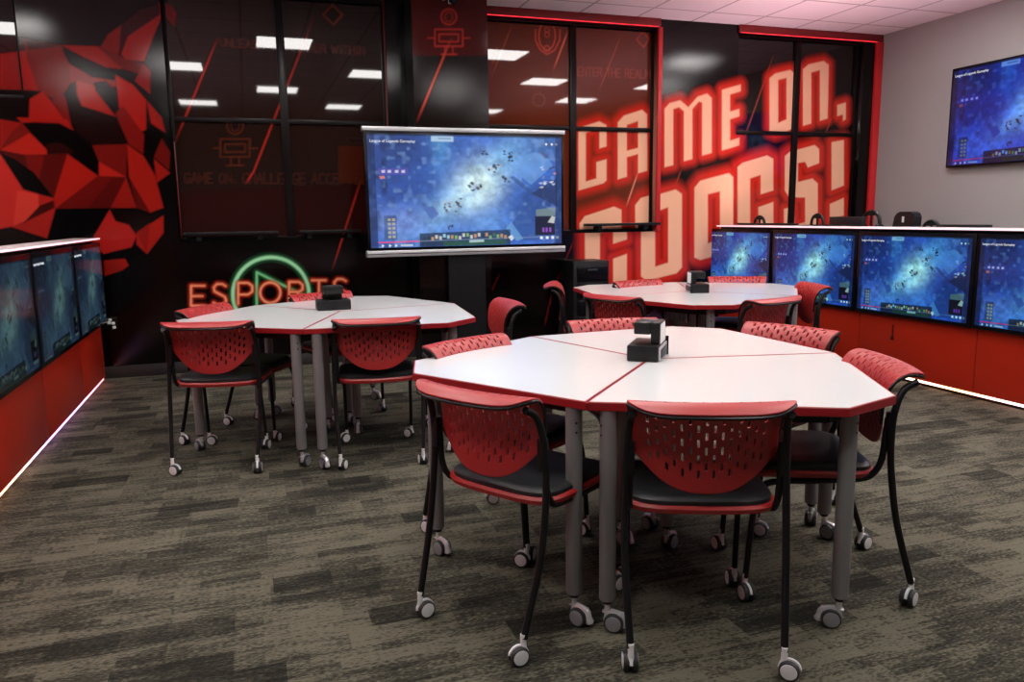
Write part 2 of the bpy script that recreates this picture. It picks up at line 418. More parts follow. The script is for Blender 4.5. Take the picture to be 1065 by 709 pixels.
COOGS_R = [
 (E_([(12,860),(12,465),(45,425),(208,382),(232,405),(232,800),(205,830),(45,875)]), [E_([(88,780),(88,502),(157,484),(157,760)])]),
 (E_([(257,860),(257,347),(285,323),(425,281),(460,300),(460,480),(388,502),(388,392),(328,412),(328,780),(375,765),(375,575),(460,545),(460,790),(430,820)]), []),
 (E_(S_), []),
 (E_([(790,480),(790,206),(860,194),(860,452)]), []), (E_([(780,640),(780,557),(860,522),(860,622)]), []),
]
def ell(cx, cy, rx, ry, n=28): return [(cx+rx*math.cos(2*PI*k/n), cy+ry*math.sin(2*PI*k/n)) for k in range(n+1)]
RED1, RED2, RED3, BLK = (165, 27, 19), (112, 18, 13), (66, 9, 7), (8, 3, 3)
HEAD = [
 ([(-60,58),(0,53),(24,52),(30,50),(40,95),(36,94),(0,93),(-60,95)], (152,22,15)), ([(-60,35),(0,38),(22,38),(62,48),(64,50),(24,53),(0,56),(-60,58)], (50,6,5)),
 ([(24,40),(64,47),(72,66),(72,90),(60,105),(40,95),(28,60)], RED2), ([(24,40),(45,43),(64,48),(30,52)], (60,8,6)),
 ([(64,47),(101,48),(128,72),(110,70),(88,60)], (138,22,15)), ([(101,48),(112,48),(130,62),(150,66),(155,80),(128,72)], (98,14,11)),
 ([(104,50),(112,36),(126,26),(124,56)], (112,16,12)), ([(126,26),(146,10),(165,4),(168,14),(133,38),(124,56)], (48,9,8)),
 ([(126,56),(133,38),(168,14),(166,22),(155,50),(150,64),(130,62)], (142,21,15)),
 ([(165,2),(178,6),(183,14),(181,28),(173,18),(167,16)], (112,15,11)),
 ([(64,50),(78,62),(112,72),(140,82),(155,98),(140,90),(112,80),(96,80),(76,74)], BLK),
 ([(150,66),(157,74),(156,98),(140,84)], (128,20,16)),
 ([(72,66),(96,80),(120,84),(122,90),(100,92),(88,95),(72,90)], (128,22,18)),
 ([(0,93),(36,94),(44,95),(31,103),(28,122),(0,124),(-60,128),(-60,95)], (14,4,3)),
 ([(31,103),(44,95),(54,106),(74,135),(70,130),(30,126)], (160,26,18)), ([(54,104),(66,96),(78,134),(74,136)], RED2),
 ([(72,88),(79,84),(82,108),(122,122),(134,150),(98,151),(75,133),(70,110)], (26,6,5)),
 ([(79,84),(95,88),(120,121),(85,110),(80,98)], (158,26,20)), ([(97,86),(110,84),(128,104),(124,118),(104,98)], (20,5,5)),
 ([(120,78),(138,88),(152,104),(152,136),(146,136),(124,112)], (165,26,18)), ([(120,118),(128,110),(150,140),(149,160),(134,150)], (118,18,14)),
 ([(153,105),(168,122),(172,138),(157,128)], (155,25,18)), ([(150,135),(171,136),(164,150),(159,165),(151,152)], BLK),
 ([(17,122),(70,124),(75,134),(46,128),(36,127),(23,128)], (152,24,18)),
 ([(-60,124),(0,124),(23,128),(12,138),(0,156),(-60,158)], (142,22,16)), ([(23,128),(36,128),(31,138),(0,156),(12,138)], RED2),
 ([(0,156),(31,138),(49,156),(49,162),(26,161)], (172,32,22)),
 ([(23,128),(36,127),(62,128),(77,136),(94,151),(103,168),(102,181),(70,160),(49,160),(48,154),(31,137)], BLK),
 ([(48,150),(62,148),(78,158),(70,160),(50,160)], (40,8,7)),
 ([(0,157),(26,161),(70,160),(56,205),(36,190)], (78,12,9)), ([(26,161),(46,162),(40,190),(30,180)], (110,17,12)), ([(2,160),(24,197),(56,206),(36,180),(15,165)], BLK),
 ([(70,160),(102,183),(58,217),(56,205)], (156,26,18)), ([(102,183),(130,184),(115,216),(58,217)], (82,12,10)), ([(102,183),(118,183),(92,216),(58,217)], (98,14,11)),
 ([(96,151),(132,150),(131,184),(103,168)], (108,18,13)), ([(103,168),(131,184),(103,183)], (168,30,22)),
 ([(132,150),(149,162),(161,182),(170,216),(156,221),(134,184)], (158,26,18)), ([(131,184),(142,216),(115,216)], (145,24,18)), ([(134,184),(156,221),(142,216)], (88,14,10)),
 ([(-60,160),(0,160),(24,197),(40,202),(41,223),(14,235),(0,238),(-60,240)], (200,42,36)), ([(18,198),(40,202),(41,223),(14,235)], (214,58,46)),
 ([(40,202),(56,206),(58,216),(49,248),(12,236),(41,223)], (165,30,24)), ([(41,214),(56,208),(57,216),(24,232)], (62,10,8)),
 ([(0,238),(12,236),(49,248),(40,262),(0,262),(-60,262),(-60,240)], (20,4,4)),
 ([(58,218),(113,217),(96,252),(49,248)], (4,2,2)),
 ([(114,217),(156,222),(170,216),(142,242),(134,233),(120,229)], (18,3,3)),
 ([(114,218),(120,230),(134,234),(142,245),(137,257),(108,264),(94,252)], (172,30,25)),
 ([(170,224),(170,242),(153,264),(142,254),(142,242)], (165,28,20)), ([(142,242),(156,232),(153,264)], (142,22,17)),
 ([(108,264),(137,257),(150,262),(134,270),(108,271)], BLK), ([(108,271),(130,269),(134,276),(127,281),(109,287)], (152,26,18)),
 ([(160,165),(177,180),(163,190)], (152,25,18)), ([(168,144),(177,158),(176,177),(160,163)], (102,16,12)), ([(160,120),(171,136),(165,120)], (140,22,16)),
]
FONT = {
 'E': [[(1, 0), (0, 0), (0, 1), (1, 1)], [(0, .52), (.85, .52)]], 'P': [[(0, 1), (0, 0), (.7, 0), (1, .15), (1, .42), (.7, .56), (0, .56)]],
 'S': [[(.95, .1), (.7, 0), (.3, 0), (.05, .15), (.1, .36), (.9, .62), (1, .82), (.75, 1), (.3, 1), (.02, .9)]],
 'R': [[(0, 1), (0, 0), (.7, 0), (.95, .15), (.95, .38), (.7, .5), (0, .5)], [(.55, .5), (1, 1)]], 'T': [[(0, 0), (1, 0)], [(.5, 0), (.5, 1)]],
 'O': [ell(.5, .5, .5, .5, 20)],
 'A': [[(0, 1), (.5, 0), (1, 1)], [(.2, .62), (.8, .62)]], 'N': [[(0, 1), (0, 0), (1, 1), (1, 0)]], 'H': [[(0, 0), (0, 1)], [(1, 0), (1, 1)], [(0, .5), (1, .5)]],
 'L': [[(0, 0), (0, 1), (1, 1)]], 'M': [[(0, 1), (0, 0), (.5, .7), (1, 0), (1, 1)]], 'W': [[(0, 0), (.25, 1), (.5, .2), (.75, 1), (1, 0)]],
 'I': [[(.5, 0), (.5, 1)]], 'G': [[(1, .15), (.7, 0), (.3, 0), (0, .3), (0, .7), (.3, 1), (.9, .95), (.95, .55), (.6, .55)]],
 'C': [[(1, .1), (.6, 0), (.2, .1), (0, .5), (.2, .9), (.6, 1), (1, .9)]], 'D': [[(0, 0), (0, 1), (.6, 1), (1, .7), (1, .3), (.6, 0), (0, 0)]],
 'U': [[(0, 0), (0, .75), (.3, 1), (.7, 1), (1, .75), (1, 0)]], '.': [[(.4, .92), (.6, .92)]], ' ': [],
}
def text_lines(txt, x0, y0, x1, y1, h, gap=0.35):
    """polylines of a line of capitals running from (x0,y0) to (x1,y1)"""
    n = len(txt); out = []; wd = {'I': .4, '.': .4, ' ': .6, 'M': 1.2, 'W': 1.4}
    tot = sum(wd.get(c, 1)+gap for c in txt)-gap; k = 0
    for c in txt:
        cw = wd.get(c, 1)
        for pl in FONT[c]:
            out.append([(x0+(x1-x0)*(k+u*cw)/tot, y0+(y1-y0)*(k+u*cw)/tot+v*h) for u, v in pl])
        k += cw+gap
    return out
def headset_screen_icon(cv, cx, cy, s, col, al):
    cv.line(ell(cx, cy-22*s, 8*s, 8*s), .012, col, al); cv.line(ell(cx, cy-22*s, 4*s, 5*s), .009, col, al*.7)
    for r in ((14.5, 9), (10, 4)):
        cv.line([(cx-r[0]*s, cy-r[1]*s), (cx+r[0]*s, cy-r[1]*s), (cx+r[0]*s, cy+r[1]*s*.95), (cx-r[0]*s, cy+r[1]*s*.95), (cx-r[0]*s, cy-r[1]*s)], .012, col, al)
    cv.line([(cx-4*s, cy+9*s), (cx-4*s, cy+16*s)], .010, col, al); cv.line([(cx+4*s, cy+9*s), (cx+4*s, cy+16*s)], .010, col, al)
    cv.line([(cx-8*s, cy+17*s), (cx+8*s, cy+17*s)], .012, col, al)
    cv.line([(cx-22*s, cy), (cx-15*s, cy)], .010, col, al); cv.line([(cx+15*s, cy), (cx+22*s, cy)], .010, col, al)

def draw_common(cv, glass):
    LN = (205, 48, 36)
    for a in ([(227,38),(180,153)], [(327.5,15),(264,178),(255,192)], [(376,185),(345,282)]):
        cv.line(a, .012, LN, .85, fade=True)
    for a in ([(534,23),(511,80)], [(647,34),(622,97)], [(805.6,54),(768,161)], [(663,178),(650,219)], [(709,175),(700,200)], [(866,120),(858,140)]):
        cv.line(a, .010, (200,80,52), .7, fade=True)
    cv.line([(591.6,30),(575,74)], .014, (235,110,80), 1, fade=True)
    for a in ([(450,268),(441,308)], [(520,284),(510,305)], [(597,250),(586,275)], [(584,280),(578,297)], [(574,305),(566,340)]):
        cv.line(a, .012, (140,26,20), .7, fade=True)
    # lettering of the slogan, a cut-out of glowing letters
    core, glow = (255, 194, 158), (206, 44, 30)
    cv.neon(GAME, core, glow, .03, .11)
    C = (C_(cletter(-30, -6)), []) if glass else (C_(cletter(0)), [])
    O = o_g if glass else o_w
    cv.neon([C, (C_(O[0]), [C_(O[1])])]+COOGS_R, core, glow, .04, .14)
    for a in ([(664,178),(651,216)],): cv.line(a, .014, (240,150,120), .8, fade=True)

cw = Canvas(YW); cg = Canvas(YG); cp = Canvas(YP, 1.2, 2.3)
# window film tints
cg.poly([(172,-40),(402,-40),(402,250),(172,250)], (38,22,18)); cg.poly([(505,-40),(690,-40),(690,250),(505,250)], (104,42,22))
cg.poly([(764,-40),(897,-40),(897,250),(764,250)], (20,10,9))
cg.poly([(172,200),(402,190),(402,250),(172,250)], (44,14,11)); cg.poly([(352,152),(402,152),(402,190),(352,190)], (70,26,13))
headset_screen_icon(cg, 244.5, 154, 1.05, (120,50,28), .5); headset_screen_icon(cg, 668, 26, 0.01, (120,50,28), 0)
cg.line([(346,5.5),(356,15.5),(346.5,26),(336,15),(346,5.5)], .013, (125,45,30), .7)
cg.line([(669,33),(675,40.5),(669.5,49),(662,41),(669,33)], .013, (190,62,42), .8)
for pl in text_lines('ENTER THE REALM', 601, 70, 676, 73, 8.5): cg.line(pl, .013, (150,60,42), .8)
for pl in text_lines('UNLEASH THE POWER WITHIN', 229, 40, 379, 49, 8): cg.line(pl, .012, (92,40,28), .55)
for pl in text_lines('GAME ON. CHALLENGE ACCEPTED', 192, 180, 382, 181, 10): cg.line(pl, .014, (80,34,26), .5)
cg.line(ell(569, 37, 8.5, 15), .014, (215,75,52), .85); cg.line([(557,31),(557,42),(562,52),(569,56.5),(577,52),(582,42),(582.5,31)], .014, (215,75,52), .85)
for q in (31, 36): cg.line(ell(569, q, 2.5, 2.5, 10), .010, (215,75,52), .7)
cg.line(ell(568.8, 50.5, 3, 3, 12), .012, (215,75,52), .8); cg.line(ell(560.4, 104, 6.2, 6.4), .016, (130,66,34), .8)
cg.line([(512,66),(517,50)], .012, (190,60,45), .5)
for cv in (cw, cg):
    for pts, c in HEAD: cv.poly(pts, tuple(min(255, int(v*0.97)) for v in c))
draw_common(cw, False); draw_common(cg, True)
# neon style word and play sign low on the wall
es_ = [('E',198.7,212.7,297,317.8),('S',221.7,235.3,295.2,316.6),('P',247.7,262.4,294,315.8),('O',270.5,291.7,293.6,314.8),('R',300.7,315.4,293,313.8),('T',324.4,339,291.4,312.6),('S',346.9,360.5,290,311.4)]
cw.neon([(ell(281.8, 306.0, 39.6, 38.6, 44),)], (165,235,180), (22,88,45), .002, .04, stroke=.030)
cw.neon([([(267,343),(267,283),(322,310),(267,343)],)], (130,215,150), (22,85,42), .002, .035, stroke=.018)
shp = []
for ch, xa, xb, ya, yb in es_:
    for pl in FONT[ch]: shp.append(([(xa+u*(xb-xa), ya+v*(yb-ya)) for u, v in pl],))
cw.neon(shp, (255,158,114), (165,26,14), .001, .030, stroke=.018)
# print on the deep pillar
cp.poly([(428,-40),(510,-40),(510,60),(428,60)], (70,12,10)); cp.poly([(428,58),(510,58),(510,300),(428,300)], (22,12,10))
cp.line([(470,38),(433,128)], .016, (205,60,42), .95, fade=True)
headset_screen_icon(cp, 466.8, 39.5, 1.0, (190,52,42), .75)

# ------------------------------------------------------------------ back wall pieces
def X_(px, py=150, Y=YW): return trace(px, py, Y)[0]
def Z_(py, px=400, Y=YW): return trace(px, py, Y)[1]
zs = 1.135                                 # sill line of the windows
xa, xb = X_(21, 60), X_(171, 60)           # printed wall between window 1 and 2
xc, xd = X_(403, 90), X_(508, 90, YP)      # around the deep pillar
xe, xf = X_(683.5, 90), X_(767, 90)
xg = X_(897, 90)
wall = []
wall.append(('wall_back_lower', XWL, XWR, 0.0, zs-.02))
zw1 = 2.26
wall.append(('wall_back_beside', XWL, xa, zs-.02, zw1-.02)); wall.append(('wall_back_mural', xa, xb, zs-.02, ZC)); wall.append(('wall_back_pillar', xc, xd+.08, zs-.02, ZC)); wall.append(('wall_back_right', xe, xf, zs-.02, ZC))
wall.append(('wall_back_end', xg, XWR, zs-.02, ZC))
for n, a, b, z0, z1 in wall: struct(cw.panel(n, a, b, z0, z1, 'print_wall', edge=0.2))
def window(idx, a, b, xm, zm, ztop=ZC-.04, zs=zs):
    root = bpy.data.objects.new('window_%d' % idx, None); COL.objects.link(root); struct(root); root.location = ((a+b)/2, YG, zs)
    off = Matrix.Translation((-(a+b)/2, -YG, -zs))
    def kid(o): o.parent = root; o.matrix_parent_inverse = off; return o
    k = 0; xs_ = [a]+([xm] if xm else [])+[b]; hw = .034
    for i in range(len(xs_)-1):
        for z0, z1 in (((zs, zm), (zm, ztop)) if zm else ((zs, ztop),)):
            kid(cg.panel('window_pane', xs_[i]+(hw if i else 0), xs_[i+1]-(hw if i < len(xs_)-2 else 0), z0+.012, z1-.012, 'print_glass', edge=.012))
    fr = MB()
    if xm: fr.box(xm-hw, xm+hw, YG-.03, YG+.04, zs, ztop, 'frame_black', .004)
    for i in range(len(xs_)-1 if zm else 0): fr.box(xs_[i]+hw, xs_[i+1]-hw, YG-.025, YG+.04, zm-.02, zm+.02, 'frame_black', .004)
    fr.box(a, a+.03, YG-.02, YG+.04, zs, ztop, 'frame_black', .004); fr.box(b-.03, b, YG-.02, YG+.04, zs, ztop, 'frame_black', .004)
    fr.box(a, b, YG-.03, YG+.04, ztop, ZC, 'frame_black'); fr.box(a, b, YG-.03, YG+.04, zs-.02, zs+.012, 'frame_black', .004)
    kid(fr.build('window_frame'))
zm = 2.12
window(1, XWL, xa, XWL+.9, None, zs=zw1); window(2, xb, xc, X_(294, 90, YG), zm)
window(3, xd+.08, xe, X_(595, 90, YG), zm, ZC-.10); window(4, xf, xg, X_(827.5, 90, YG), zm, ZC-.10)
mb = MB(); mb.box(XWL-.1, XWR+.1, YG+.09, YG+.3, 0, ZC, 'frame_black'); struct(mb.build('wall_back'))
# deep pillar
pr = cp.panel('wall_pillar_front', X_(430.5, 90, YP), xd, 0, ZC, 'print_wall', edge=.02); struct(pr)
mb = MB(); mb.box(X_(430.5, 90, YP), xd, YP+.02, YW+.01, 0, ZC, 'wall_film_dark' if 'wall_film_dark' in MT else 'frame_black'); struct(mb.build('wall_pillar_side'))
# trims
mb = MB(); mb.box(xd+.001, xe+.02, YW-.03, YG-.03, ZC-.075, ZC-.001, 'trim_red', .004); mb.box(xf-.01, XWR-.001, YW-.03, YW-.001, ZC-.075, ZC-.001, 'trim_red', .004); struct(mb.build('trim_1'))
mb = MB(); mb.box(xd+.01, xe-.01, YW-.028, YW-.020, ZC-.081, ZC-.075, 'red_led'); mb.box(xf+.01, XWR-.08, YW-.028, YW-.020, ZC-.081, ZC-.075, 'red_led'); struct(mb.build('trim_2'))
mb = MB(); mb.box(xe-.005, xe+.04, YW-.03, YW-.001, zs-.01, ZC-.08, 'trim_bright', .004); struct(mb.build('trim_3'))
mb = MB(); mb.box(XWR-.085, XWR-.001, YW-.04, YW-.001, .1, ZC-.08, 'trim_bright', .004); struct(mb.build('trim_4'))
mb = MB(); mb.box(xc-.018, xc-.006, YW-.012, YW-.001, zs, ZC, 'trim_dark', .002); mb.box(xb+.012, xb+.022, YG-.03, YG-.004, zs, Z_(150), 'trim_dark', .002); struct(mb.build('trim_5'))
mb = MB(); mb.box(XWL, XWR, YW-.015, YW-.001, 0, .10, 'baseboard', .003); struct(mb.build('baseboard_back'))
mb = MB(); mb.box(XWR-.015, XWR, YBK, YW-.05, 0, .10, 'baseboard', .003); struct(mb.build('baseboard_right'))
# thin ledges on the window sills
def ledge(a, b, y0, label, z=zs+.03):
    o = MB(); o.box(a, b, y0, YG-.032, z, z+.025, 'ledge', .004)
    t = o.build('window_ledge'); tag(t, label, 'ledge', None)
    for q in (a+.16*(b-a), a+.8*(b-a)):
        s = MB(); s.box(q-.02, q+.02, y0+.03, YG-.04, z-.045, z, 'ledge'); s.build('bracket', t)
    return t
ledge(X_(190, 242), X_(290, 242), YW-.03, 'long dark ledge at the foot of the left dark window pane')
ledge(X_(311, 242), X_(376, 242), YW-.03, 'dark ledge just left of the large display, below the window pane')
ledge(X_(609, 237), X_(682, 237), YW-.10, 'black ledge on two brackets crossing the glowing letters right of the display', zs+.045)

# ------------------------------------------------------------------ ceiling lights
def make_light(x, y, label):
    t = thing('ceiling_light', label, 'ceiling light', (x, y, ZC), 0, 'square light panels in the ceiling')
    f = MB()
    for a, b, c, d in ((-.3, .3, -.3, -.28), (-.3, .3, .28, .3), (-.3, -.28, -.28, .28), (.28, .3, -.28, .28)): f.box(a, b, c, d, -.012, -.001, 'white_metal')
    f.build('light_frame', t)
    g = MB(); g.box(-.28, .28, -.28, .28, -.008, -.001, 'panel_light'); g.build('diffuser', t)
    return t
lit0 = None
for y, xs_ in ((5.3, (-2.0, .51, 2.95, 5.38)), (3.68, (-.67, 1.70, 4.14, 5.95)), (2.1, (-1.95, .56, 2.95, 5.3)), (.5, (-.6, 1.7, 4.2))):
    for x in xs_:
        if lit0 is None: lit0 = make_light(x, y, 'square recessed light panel in the tiled ceiling'); continue
        c = copy_tree(lit0); c.location = (x, y, ZC)

# ------------------------------------------------------------------ game picture for the screens
def game_picture(nx=320, ny=180):
    u, v = np.meshgrid(np.linspace(0, 1, nx), np.linspace(0, 1, ny))   # v downwards
    rs = np.random.RandomState(3)
    def noise(kx, ky):
        g = rs.rand(ky+2, kx+2); x = u*kx; y = v*ky; i = x.astype(int); j = y.astype(int); a = x-i; b = y-j
        a = a*a*(3-2*a); b = b*b*(3-2*b)
        return (g[j, i]*(1-a)+g[j, i+1]*a)*(1-b)+(g[j+1, i]*(1-a)+g[j+1, i+1]*a)*b
    n = noise(9, 6)*.34+noise(20, 13)*.28+noise(44, 26)*.22+noise(90, 52)*.16; rg = 1-np.abs(noise(16, 10)-.5)*4
    def blob(cx, cy, rx, ry, rot=0):
        x = (u-cx); y = (v-cy)*.56; c, s = math.cos(rot), math.sin(rot)
        return np.exp(-(((x*c+y*s)/rx)**2+((-x*s+y*c)/ry)**2))
    base = np.array(lin((46, 88, 190))); img = np.ones((ny, nx, 3))*base
    def mixc(m, c): nonlocal img; m = np.clip(m, 0, 1)[..., None]; img = img*(1-m)+np.array(lin(c))*m
    def P(x, y): return (x-35)/845, (y-80)/495
    mixc(blob(.10, .10, .30, .17)*.95, (22, 38, 92)); mixc(blob(.36, .10, .045, .12)*.8, (70, 138, 214)); mixc(blob(.95, .05, .12, .08)*.6, (40, 80, 160))
    mixc(blob(.50, .50, .34, .085, -.62)*1.0, (118, 178, 242)); mixc(blob(.66, .22, .16, .06, -.8)*.8, (104, 168, 238))
    mixc(blob(.545, .47, .12, .10, -.9)*1.25, (208, 240, 255)); mixc(blob(.44, .60, .12, .035, -.4)*.9, (180, 225, 255)); mixc(blob(.60, .78, .12, .08)*.6, (92, 150, 235))
    mixc(blob(.14, .76, .15, .075)*.85, (112, 140, 228)); mixc(blob(.16, .5, .16, .08)*.6, (40, 66, 150)); mixc(blob(.9, .62, .12, .12)*.8, (28, 46, 104))
    mixc(blob(.2, .97, .3, .03)*.5, (24, 50, 130))
    img *= (0.22+1.5*n)[..., None]; mixc(np.clip(rg, 0, 1)*.28, (40, 70, 150)); mixc(blob(.1, .35, .22, .2)*.55, (34, 60, 140)); mixc(np.clip(noise(26, 16)*2.4-1.3, 0, 1)*.85*np.clip(1.6-3*u-.8*v, 0, 1), (22, 32, 76)); mixc(np.clip(noise(40, 24)*2.4-1.5, 0, 1)*.5, (110, 150, 220))
    def poly(pts, c, al=1, soft=0.004):
        nonlocal img; P_ = [P(*q) for q in pts]; d = np.full(u.shape, 9.); ins = np.zeros(u.shape, bool)
        for i in range(len(P_)):
            a, b = P_[i], P_[(i+1) % len(P_)]; dx, dy = b[0]-a[0], b[1]-a[1]
            t = np.clip(((u-a[0])*dx+(v-a[1])*dy)/(dx*dx+dy*dy+1e-9), 0, 1); d = np.minimum(d, np.hypot(u-a[0]-t*dx, v-a[1]-t*dy))
            cc = (a[1] > v) != (b[1] > v); ins ^= cc & (u < a[0]+(v-a[1])*dx/(dy if dy else 1e-9))
        mixc(np.clip(.5-np.where(ins, -d, d)/soft, 0, 1)*al, c)
    poly([(640,490),(735,365),(800,400),(860,440),(760,560),(690,560)], (34,66,138), .7)
    poly([(620,500),(645,470),(700,550),(670,560)], (92,150,215), .6)
    poly([(640,265),(660,260),(790,365),(740,350)], (36,62,120), .7); poly([(790,310),(860,270),(860,400),(740,340)], (24,38,82), .8)
    poly([(255,400),(300,395),(325,430),(290,455)], (60,86,170), .8); poly([(650,230),(700,170),(760,150),(820,180),(840,210),(740,300)], (98,150,222), .45)
    poly([(780,150),(800,148),(825,175),(805,180)], (60,72,120), .8)
    rs2 = random.Random(5)
    for cx, cy, k, sp in ((490,305,12,32), (385,390,20,42), (570,225,10,26), (622,275,7,16), (640,160,6,22), (535,155,3,14), (640,188,5,24), (375,492,4,14), (640,545,4,8)):
        for _ in range(k):
            x = cx+rs2.uniform(-sp, sp); y = cy+rs2.uniform(-sp*.7, sp*.7); w_ = rs2.uniform(4, 11); h_ = rs2.uniform(3, 9)
            poly([(x-w_, y), (x, y-h_), (x+w_, y+rs2.uniform(-3, 3)), (x, y+h_)], rs2.choice([(20,26,48), (14,18,34), (40,40,60), (96,62,84), (16,22,40), (24,28,52), (170,175,200)]), .85)
    for k in range(26):
        x = rs2.uniform(60, 200); y = rs2.uniform(130, 320); poly([(x-9, y), (x, y-6), (x+10, y+2), (x, y+6)], (40,60,110), .35)
    for k in range(14):
        x = rs2.uniform(780, 855); y = rs2.uniform(200, 330); poly([(x-9, y), (x, y-5), (x+12, y-4), (x+2, y+6)], rs2.choice([(210,150,130), (170,190,230), (20,26,50), (230,225,240)]), .7)
    poly([(240,515),(640,505),(640,575),(240,575)], (20,32,46), .85)
    for k in range(22):
        x = 255+k*17; y = 520+rs2.uniform(-3, 12); c = rs2.choice([(190,140,90), (120,170,90), (110,150,210), (200,200,205), (60,90,80), (30,40,60)])
        if k in (5, 6): c = (150, 200, 235)
        poly([(x, y), (x+11, y), (x+11, y+16), (x, y+16)], c, .8)
    poly([(340,555),(620,552),(620,572),(340,574)], (26,70,52), .8); poly([(455,550),(520,549),(520,560),(455,561)], (190,220,235), .6)
    poly([(630,540),(645,530),(658,545),(645,558)], (215,225,240), .8)
    poly([(92,432),(145,432),(145,540),(92,540)], (24,36,70), .55)
    for r in range(5):
        for c in range(2): poly([(108+c*18, 446+r*19), (120+c*18, 446+r*19), (120+c*18, 457+r*19), (108+c*18, 457+r*19)], (190,180,130), .6)
    poly([(755,445),(850,445),(850,535),(755,535)], (10,12,30), .95); poly([(760,415),(850,405),(850,445),(760,445)], (120,140,110), .5)
    poly([(815,475),(835,445),(850,450),(845,480)], (190,195,200), .8)
    for x in (790, 805, 822): poly([(x, 500), (x+9, 500), (x+9, 520), (x, 520)], (130,70,190), .9)
    poly([(75,228),(200,226),(200,255),(75,257)], (74,66,170), .6)
    for x in (90, 115, 145, 172): poly([(x, 236), (x+14, 235), (x+14, 247), (x, 248)], (200,195,240), .8)
    poly([(80,262),(100,260),(104,272),(84,275)], (220,120,90), .7)
    poly([(300,85),(395,85),(395,110),(300,110)], (160,190,225), .85); poly([(330,93),(385,93),(385,101),(330,101)], (110,140,185), .9)
    for x in (810, 836, 857): poly([(x-6, 114), (x, 108), (x+6, 114), (x, 121)], (235,240,250), .95)
    poly([(65,549),(240,547),(240,552),(65,554)], (225,50,110), .95); poly([(240,547),(868,540),(868,544),(240,551)], (120,140,180), .5)
    for x in (85, 115, 140): poly([(x-5, 560), (x+5, 566), (x-5, 573)], (235,240,250), .9)
    poly([(158,562),(210,562),(210,570),(158,570)], (200,210,225), .7)
    for x in (785, 812, 838, 860): poly([(x-6, 541), (x+6, 541), (x+6, 553), (x-6, 553)], (235,240,250), .85)
    m = (u < .035) | (u > .968); img[m] = img[m]*.25+np.array(lin((20, 34, 84)))*.6
    img[v < .012] *= .3
    return np.clip(img, 0, 1)
def screen_mesh(name, m, tint=None, con=None):
    img = game_picture(); ny, nx = img.shape[:2]
    gx, gz = np.meshgrid(np.linspace(-.5, .5, nx), np.linspace(.5, -.5, ny))
    co = np.stack([gx.ravel(), np.zeros(gx.size), gz.ravel()], 1)
    a = (np.arange(ny-1)[:, None]*nx+np.arange(nx-1)[None, :]).ravel(); q = np.stack([a, a+nx, a+nx+1, a+1], 1)
    me = bpy.data.meshes.new(name); me.vertices.add(len(co)); me.vertices.foreach_set('co', co.ravel())
    me.loops.add(q.size); me.loops.foreach_set('vertex_index', q.ravel().astype(np.int32)); me.polygons.add(len(q)); me.polygons.foreach_set('loop_start', np.arange(len(q))*4)
    me.update(calc_edges=True)
    if con is not None: img = np.clip(img*1.0, 0, 1)**con[3]*np.array(con[:3])
    if tint is not None:
        g = img.mean(2, keepdims=True); img = (img*.5+g*.5)*np.array(tint)
    at = me.color_attributes.new('print', 'FLOAT_COLOR', 'POINT'); rgba = np.ones((len(co), 4)); rgba[:, :3] = img.reshape(-1, 3)
    at.data.foreach_set('color', rgba.astype(np.float32).ravel()); me.materials.append(MT[m]); return me
SCR = screen_mesh('game_screen', 'screen', con=(1.1, 1.1, 1.0, .86)); SCRC = screen_mesh('game_screen_teal', 'screen', con=(.62, .98, .86, 1.22)); SCRW = screen_mesh('game_screen_deep', 'screen', con=(.42, .62, 1.0, 1.35)); SCRD = screen_mesh('game_screen_dim', 'screen_dim', (.7, 1.25, 1.15))
def text_mesh(body):
    cu = bpy.data.curves.new('title', 'FONT'); cu.body = body; cu.size = 1; cu.extrude = 0.01
    o = bpy.data.objects.new('title', cu); COL.objects.link(o); bpy.context.view_layer.update()
    me = bpy.data.meshes.new_from_object(o); bpy.data.objects.remove(o); me.materials.clear(); me.materials.append(MT['ui_white']); return me
TITLE = text_mesh('League of Legends Gameplay')
def monitor(name, label, cat, loc, rz, W, H, dim=None, group=None, bezel=.012, depth=.06, silver=False):
    """flat display; local x across, -y is the viewing side, origin at the centre of its back"""
    t = thing(name, label, cat, loc, rz, group)
    h = MB(); h.box(-W/2, W/2, -depth, 0, -H/2, H/2, 'black_bezel', .005); h.build('housing', t)
    if silver:
        s = MB(); s.box(-W/2-.012, W/2+.012, -depth-.006, .0, H/2, H/2+.035, 'silver', .004); s.build('top_frame', t)
        s = MB(); s.box(-W/2-.012, W/2+.012, -depth-.012, .0, -H/2-.055, -H/2, 'silver', .006); s.box(-W/2-.012, W/2+.012, -depth-.016, -depth-.010, -H/2-.031, -H/2-.026, 'ledge'); s.build('bottom_frame', t)
    so = bpy.data.objects.new('screen', dim or SCR); COL.objects.link(so); so.parent = t
    so.location = (0, -depth-.001, 0); so.scale = (W-2*bezel, 1, H-2*bezel)
    tx = bpy.data.objects.new('title_text', TITLE); COL.objects.link(tx); tx.parent = t
    k = W*.0185; tx.scale = (k, k, k); tx.rotation_euler = (PI/2, 0, 0); tx.location = (-W/2+bezel+W*.012, -depth-.002, H/2-bezel-H*.07)
    return t
